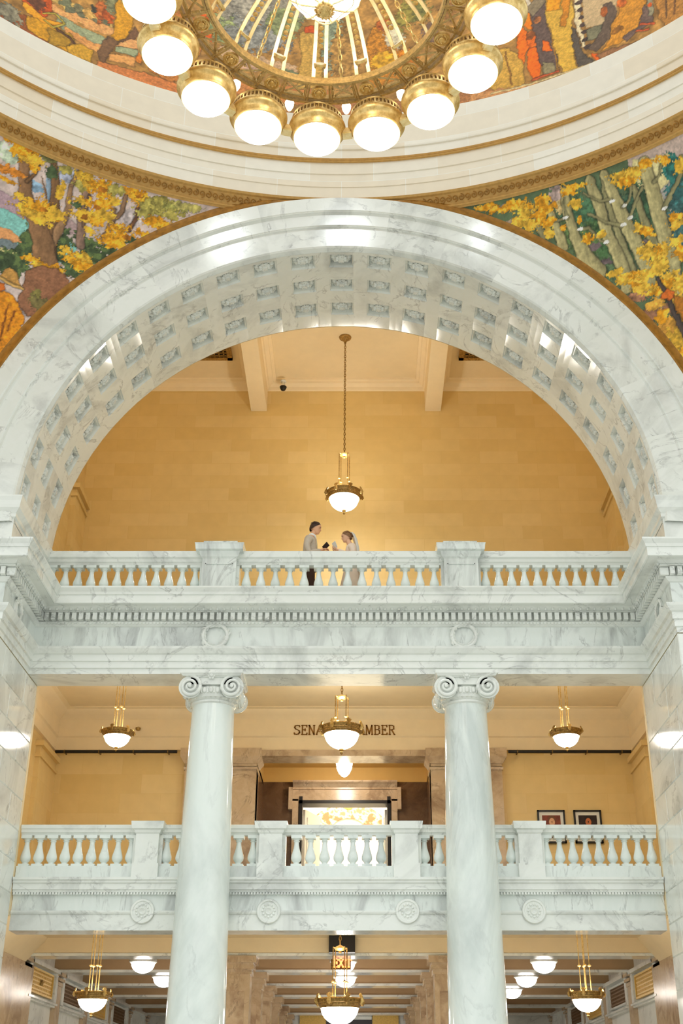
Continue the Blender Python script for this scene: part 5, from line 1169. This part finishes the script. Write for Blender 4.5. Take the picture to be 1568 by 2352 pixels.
def hair_cap(T, f, style):
    m = M(); n = 28; v = []; fc = []; lat = 10; random.seed(4)
    for j in range(lat + 1):
        for i in range(n):
            a = 2 * PI * i / n; ca = cos(a)
            low = (.60 if style == 'man' else .52) * max(0, ca) ** .8 if ca > 0 else -.62 * (-ca) ** .7
            low += -.06 if ca < .5 else 0
            th = (j / lat) * math.acos(max(-.85, min(.9, low))); r = sin(th) if th < PI / 2 else 1 - .16 * (th - PI / 2) ** 2 / .4
            jt = 1 + .025 * sin(a * 9 + j) + .02 * random.random()
            v.append(((.88 * r * ca * jt - .06) * f, .72 * r * sin(a) * jt, cos(th) * 1.07 * (1.03 if ca > .3 and style == 'man' else 1)))
    for j in range(lat):
        for i in range(n): q = (i + 1) % n; fc.append((j * n + i, j * n + q, (j + 1) * n + q, (j + 1) * n + i))
    fc.append(tuple(range(n))); m.add(v, fc)
    for i in range(110):                                  # locks
        a = random.random() * 2 * PI; b = .2 + random.random() * 1.0; R = .94
        p = Vector((R * sin(b) * cos(a) * f - .1 * f, .76 * sin(b) * sin(a), 1.06 * cos(b) + .02))
        if p.x * f > .55 and p.z < .5: continue
        m.tube([p * .97, p * 1.0 + Vector((-.10 * f, .03 * sin(a), -.05)), p * .97 + Vector((-.16 * f, .06 * sin(a), -.20))], [.02, .028, .008], 5)
    if style == 'woman':
        m.lathe([(0, -.36), (.28, -.26), (.42, 0), (.30, .26), (0, .36)], 14, (-.86 * f, 0, .12))
        for i in range(12): t = i * PI / 6; m.tube([(-.86 * f + .36 * cos(t), .3 * sin(t), -.2), (-.9 * f + .42 * cos(t), .36 * sin(t), .12), (-.86 * f, .0, .44)], .06, 5)
        for i in range(6): m.tube([(-.5 * f, -.5 + i * .2, -.1), (-.62 * f, -.42 + i * .17, -.5), (-.5 * f, -.36 + i * .15, -.85)], [.06, .05, .01], 5)
    return m.xf(T)
def hand(V, E, R, wrist, tip_dir, f, k=1.0):
    """palm with five fingers curled around what is held; wrist = index"""
    w = Vector(V[wrist]); d = Vector(tip_dir).normalized(); side = Vector((0, 1, 0)); up = d.cross(side).normalized() * -1
    V.append(w + d * .05 * k); R.append((.022 * k, .034 * k)); E.append((wrist, len(V) - 1)); pm_ = len(V) - 1
    for j, ln in enumerate((.072, .08, .076, .06)):
        o = (j - 1.5) * .019 * k; b = w + d * .09 * k + side * o
        chainV([(b, .0095 * k), (b + d * ln * .45 * k + up * .012, .0088 * k), (b + d * ln * .72 * k + up * .034, .008 * k), (b + d * ln * .6 * k + up * .055, .0068 * k)], V, E, R, pm_)
    b = w + d * .045 * k + side * -.04 * k
    chainV([(b, .0115 * k), (b + d * .03 * k + up * .02 + side * -.008, .010 * k), (b + d * .045 * k + up * .04 + side * .004, .0085 * k)], V, E, R, pm_)
FZ = 8.46
def person(x, y, f, H, woman, lab):
    k = H / 1.88; root = thing('person', lab, 'person', (x, y, FZ))
    g = lambda dx, dy, dz: Vector((x + dx * f * k, y + dy * k, FZ + dz * k)) - Vector((x, y, FZ))
    # body: one continuous skinned surface
    ex, ez, hx_, hz = (.02, 1.2, .26, 1.40) if woman else (-.02, 1.12, .20, 1.24)
    V = [g(0, 0, .97)]; R = [(.09 * k, .09 * k)]; E = []
    sp_ = chainV([(g(-.01, 0, 1.12), (.09 * k, .09 * k)), (g(-.01, 0, 1.3), (.09 * k, .09 * k)), (g(-.01, 0, 1.44), (.085 * k, .085 * k)), (g(0, 0, 1.53), (.06 * k, .07 * k)), (g(.04, 0, 1.62), .058 * k), (g(.07, 0, 1.70), .055 * k), (g(.08, 0, 1.76), .04 * k)], V, E, R, 0)
    for s in (-1, 1):
        chainV([(g(.0, s * .09, .86), .075 * k), (g(.02, s * .1, .52), .06 * k), (g(-.0, s * .1, .3), .054 * k), (g(-.02, s * .1, .1), .038 * k), (g(.03, s * .11, .045), .04 * k), (g(.14, s * .12, .03), .032 * k)], V, E, R, 0)
        ar_ = chainV([(g(-.02, s * .19, 1.45), .062 * k), (g(-.07, s * .23, 1.28), .048 * k), (g(ex, s * .22, ez), .042 * k), (g((ex + hx_) / 2, s * .15, (ez + hz) / 2), .037 * k), (g(hx_, s * .08, hz), .026 * k)], V, E, R, sp_[2])
        hand(V, E, R, ar_[-1], (f * .9, -s * .2, .35), f, k)
    body = skin('body', V, E, R, SKINF if woman else SKIN, root)
    hc = g(.085, 0, 1.745) + Vector((x, y, FZ))
    h, T = head(root, hc, .125 * k, SKINF if woman else SKIN, HAIR2 if woman else HAIR1, f)
    build('hair', hair_cap(T, f, 'woman' if woman else 'man'), HAIR2 if woman else HAIR1, h, smooth=60)
    # upper garment
    V = [g(-.01, 0, .80 if not woman else .92)]; R = [(.19 * k, .21 * k)]; E = []
    sp_ = chainV([(g(-.01, 0, .98), (.175 * k, .195 * k)), (g(-.01, 0, 1.14), (.14 * k, .16 * k)), (g(-.02, 0, 1.3), (.145 * k, .168 * k)), (g(-.02, 0, 1.44), (.14 * k, .15 * k)), (g(-.01, 0, 1.525), (.088 * k, .105 * k)), (g(.01, 0, 1.565), (.07 * k, .075 * k))], V, E, R, 0)
    for s in (-1, 1): chainV([(g(-.02, s * .19, 1.45), .076 * k), (g(-.07, s * .235, 1.28), .064 * k), (g(ex, s * .225, ez), .06 * k), (g((ex + hx_) / 2, s * .155, (ez + hz) / 2), .052 * k), (g(hx_ * .93 + ex * .07, s * .09, hz * .93 + ez * .07), .042 * k)], V, E, R, sp_[3])
    if not woman:
        skin('jacket', V, E, R, SUIT, root)
        V = [g(0, 0, 1.0)]; R = [(.10 * k, .10 * k)]; E = []
        chainV([(g(0, 0, 1.08), (.09 * k, .09 * k))], V, E, R, 0)
        for s in (-1, 1): chainV([(g(.0, s * .085, .82), .088 * k), (g(.02, s * .1, .52), .082 * k), (g(-.0, s * .1, .3), .075 * k), (g(-.01, s * .1, .07), .07 * k)], V, E, R, 0)
        skin('trousers', V, E, R, TROU, root)
        m = M()
        for s in (-1, 1): m.tube([g(.03, s * .03, 1.60) + Vector((x, y, FZ)), g(.075, s * .045, 1.565) + Vector((x, y, FZ)), g(.095, s * .02, 1.52) + Vector((x, y, FZ))], [.014 * k, .02 * k, .012 * k], 6)
        m.lathe([(.062 * k, 0), (.068 * k, .03 * k), (.06 * k, .06 * k), (.055 * k, .065 * k)], 20, tuple(g(.02, 0, 1.55) + Vector((x, y, FZ))), cap=False)
        m.tube([g(.075, 0, 1.5) + Vector((x, y, FZ)), g(.085, 0, 1.38) + Vector((x, y, FZ)), g(.085, 0, 1.22) + Vector((x, y, FZ))], [.03 * k, .035 * k, .02 * k], 8)
        build('shirt', m, SHIRT, root, smooth=60)
        m = M().tube([g(.10, 0, 1.5) + Vector((x, y, FZ)), g(.108, 0, 1.38) + Vector((x, y, FZ)), g(.108, 0, 1.12) + Vector((x, y, FZ))], [.014, .022, .028], 6); build('tie', m, TIE, root, smooth=60)
        m = M()
        for s in (-1, 1): m.add([tuple(g(*p) + Vector((x, y, FZ))) for p in ((.05, s * .07, 1.55), (.085, s * .10, 1.46), (.118, s * .045, 1.18), (.115, s * .02, 1.18), (.09, s * .04, 1.48), (.07, s * .045, 1.54), (.06, s * .08, 1.54), (.095, s * .11, 1.45), (.128, s * .045, 1.17), (.125, s * .02, 1.17), (.10, s * .04, 1.47), (.08, s * .045, 1.53))], [(0, 1, 4, 5), (1, 2, 3, 4), (11, 10, 7, 6), (10, 9, 8, 7), (0, 6, 7, 1), (1, 7, 8, 2), (3, 9, 10, 4), (4, 10, 11, 5)])
        build('lapels', m, SUIT, root)
        m = M()
        for s in (-1, 1): c_ = g(.06, s * .12, .04) + Vector((x, y, FZ)); m.lathe([(.04, -.045), (.055, -.02), (.05, .02), (.03, .045)], 12, (0, 0, 0)).xf(Matrix.Identity(4)) if False else m.box(min(c_.x - .07 * f, c_.x + .13 * f), max(c_.x - .07 * f, c_.x + .13 * f), c_.y - .045, c_.y + .045, FZ, FZ + .07)
        build('shoes', m, BLACK, root)
    else:
        skin('bodice', V, E, R, DRESS, root)
        m = M(); n = 40; v = []; fc = []
        for j, (z, rx, ry) in enumerate(((1.08, .125, .16), (1.0, .145, .18), (.8, .19, .22), (.5, .25, .27), (.2, .31, .32), (.02, .35, .35))):
            for i in range(n):
                a = 2 * PI * i / n; q = 1 + .04 * j / 5 * sin(a * 9); p = g(rx * q * cos(a) - .02, ry * q * sin(a), z) + Vector((x, y, FZ)); v.append(tuple(p))
        fc = [(j * n + i, j * n + (i + 1) % n, (j + 1) * n + (i + 1) % n, (j + 1) * n + i) for j in range(5) for i in range(n)]
        build('skirt', m.add(v, fc), DRESS, root, smooth=60)
        VE, nt3, b3 = nm('sheer_veil_cloth'); n_ = N(nt3, 'ShaderNodeTexNoise', Scale=30.0); nt3.links.new(ramp(nt3, n_.outputs[0], [(0, (.86, .84, .78)), (1, (.95, .94, .9))]), b3.inputs['Base Color']); b3.inputs['Alpha'].default_value = .62; b3.inputs['Roughness'].default_value = .8
        m = M(); v = []; L_ = [(-.02, 1.84, .04), (-.08, 1.80, .09), (-.13, 1.68, .10), (-.17, 1.5, .13), (-.20, 1.25, .16), (-.24, .9, .2), (-.28, .5, .24)]
        for dx, z, w_ in L_:
            for i in range(13):
                t = i / 12 * 2 - 1; v.append(tuple(g(dx - .02 * sin(i * 1.9) + .05 * t * t, w_ * t, z) + Vector((x, y, FZ))))
        fc = [(j * 13 + i, j * 13 + i + 1, (j + 1) * 13 + i + 1, (j + 1) * 13 + i) for j in range(6) for i in range(12)]
        vl = build('veil', m.add(v, fc), VE, root, smooth=80); md_ = vl.modifiers.new('Solidify', 'SOLIDIFY'); md_.thickness = .003
        m = M().lathe([(.0, 0), (.02, .005), (.022, .015), (0, .02)], 8, tuple(g(-.04, 0, 1.825) + Vector((x, y, FZ)))).xf(Matrix.Identity(4)); build('hair_comb', m, SHIRT, h)
    return root
MANX, WOMX, PY = -.585, .175, 20.92
person(MANX, PY, 1, 1.90, False, 'man in light beige suit and white shirt reading from a small book behind the balustrade')
person(WOMX, PY, -1, 1.70, True, 'woman in ivory dress and long veil facing the man behind the balustrade')
def booklet(c, f, tilt, cover, lab, h=.07, w=.10, al=.75):
    b = thing('vow_book', lab, 'book', c); cm, pg = M(), M()
    for s in (-1, 1):
        d = Vector((-f * sin(al), s * cos(al), 0)); nv = Vector((-f * cos(al), -s * sin(al), 0))
        for m, t0, t1, ww, hh in ((cm, 0, .004, w, h), (pg, .004, .012, w - .006, h - .005)):
            p0 = nv * t0; p1 = nv * t1; v = [p + d * x_ + Vector((0, 0, z_)) for p in (p0, p1) for x_, z_ in ((0, -hh), (ww, -hh), (ww, hh), (0, hh))]
            m.add(v, [(0, 1, 2, 3), (7, 6, 5, 4), (0, 4, 5, 1), (1, 5, 6, 2), (2, 6, 7, 3), (3, 7, 4, 0)])
    T_ = Matrix.Translation(c) @ Matrix.Rotation(f * tilt, 4, 'Y'); cm.xf(T_); pg.xf(T_)
    build('cover', cm, cover, b); build('pages', pg, SHIRT, b)
mb_ = P(750, 1259, PY); wb_ = P(762, 1256, PY)
booklet((mb_[0] + .01, PY - .01, mb_[2]), 1, .7, plain('dark_book_cover', (42, 26, 24), .5), 'small dark book held open by the man in the beige suit')
booklet((wb_[0] + .02, PY + .01, wb_[2] + .01), -1, .35, plain('pale_book_cover', (236, 236, 230), .6), 'small pale booklet held by the woman in the veil')
# ================================================================== LIGHT
wd = bpy.data.worlds.new('world'); SC.world = wd; wd.use_nodes = True
bg = wd.node_tree.nodes['Background']; bg.inputs[1].default_value = .94
wt = wd.node_tree; tc = wt.nodes.new('ShaderNodeTexCoord'); sx = wt.nodes.new('ShaderNodeSeparateXYZ'); wt.links.new(tc.outputs['Generated'], sx.inputs[0])
mr = wt.nodes.new('ShaderNodeMapRange'); wt.links.new(sx.outputs[2], mr.inputs[0]); mr.inputs[1].default_value = -1; mr.inputs[2].default_value = 1
wr = ramp(wt, mr.outputs[0], [(0, (.55, .56, .53)), (.42, (.72, .74, .71)), (.55, (1.12, 1.17, 1.14)), (.8, (1.5, 1.6, 1.58)), (1, (1.7, 1.8, 1.8))]); wt.links.new(wr, bg.inputs[0])
def area(name, loc, rot, sx, sy, e, c):
    l = bpy.data.lights.new(name, 'AREA'); l.shape = 'RECTANGLE'; l.size = sx; l.size_y = sy; l.energy = e; l.color = c
    o = bpy.data.objects.new(name, l); COL.objects.link(o); o.location = loc; o.rotation_euler = rot; return o
def point(name, loc, e, c, r=.2):
    l = bpy.data.lights.new(name, 'POINT'); l.energy = e; l.color = c; l.shadow_soft_size = r
    o = bpy.data.objects.new(name, l); COL.objects.link(o); o.location = loc
    return o
point('chamber_light', (0, 32.5, 9.5), 1050, (1, .93, .82), .5)
for s in (-1, 1): point('gallery_side_fill', (s * 4.9, 21.6, 14.6), 62, (1, .9, .7), .5)  # unseen fill added behind the arch to brighten the gallery wall corners
for (u0, v0, u1, v1) in ((487, 517, 563, 592), (752, 514, 840, 556), (1086, 532, 1118, 556)):      # daylight from the dome windows on the far side
    q = []
    for u, v in ((u0, v0), (u1, v0), (u0, v1)):
        a, y, z = ray(u, v); k = 17.9 / y; t = 18.2 / y; q.append((a * k + CXM + a * t, -.3, z * k + z * t))
    cx = (q[0][0] + q[1][0]) / 2; cz = (q[0][2] + q[2][2]) / 2
    area('dome_window_light', (cx, -.3, cz), (PI / 2 - .55, 0, 0), abs(q[1][0] - q[0][0]), abs(q[0][2] - q[2][2]) * .85, 130 * (u1 - u0) / 76, (.92, .98, 1))
for k in range(5): point('corridor_light', (0, 27.7 + 3.1 * k, 1.6), 42, (1, .94, .86), .15)
SC.view_settings.view_transform = 'Standard'; SC.view_settings.look = 'None'; SC.view_settings.exposure = 0.0; SC.view_settings.gamma = 1.0
SC.view_settings.use_curve_mapping = False
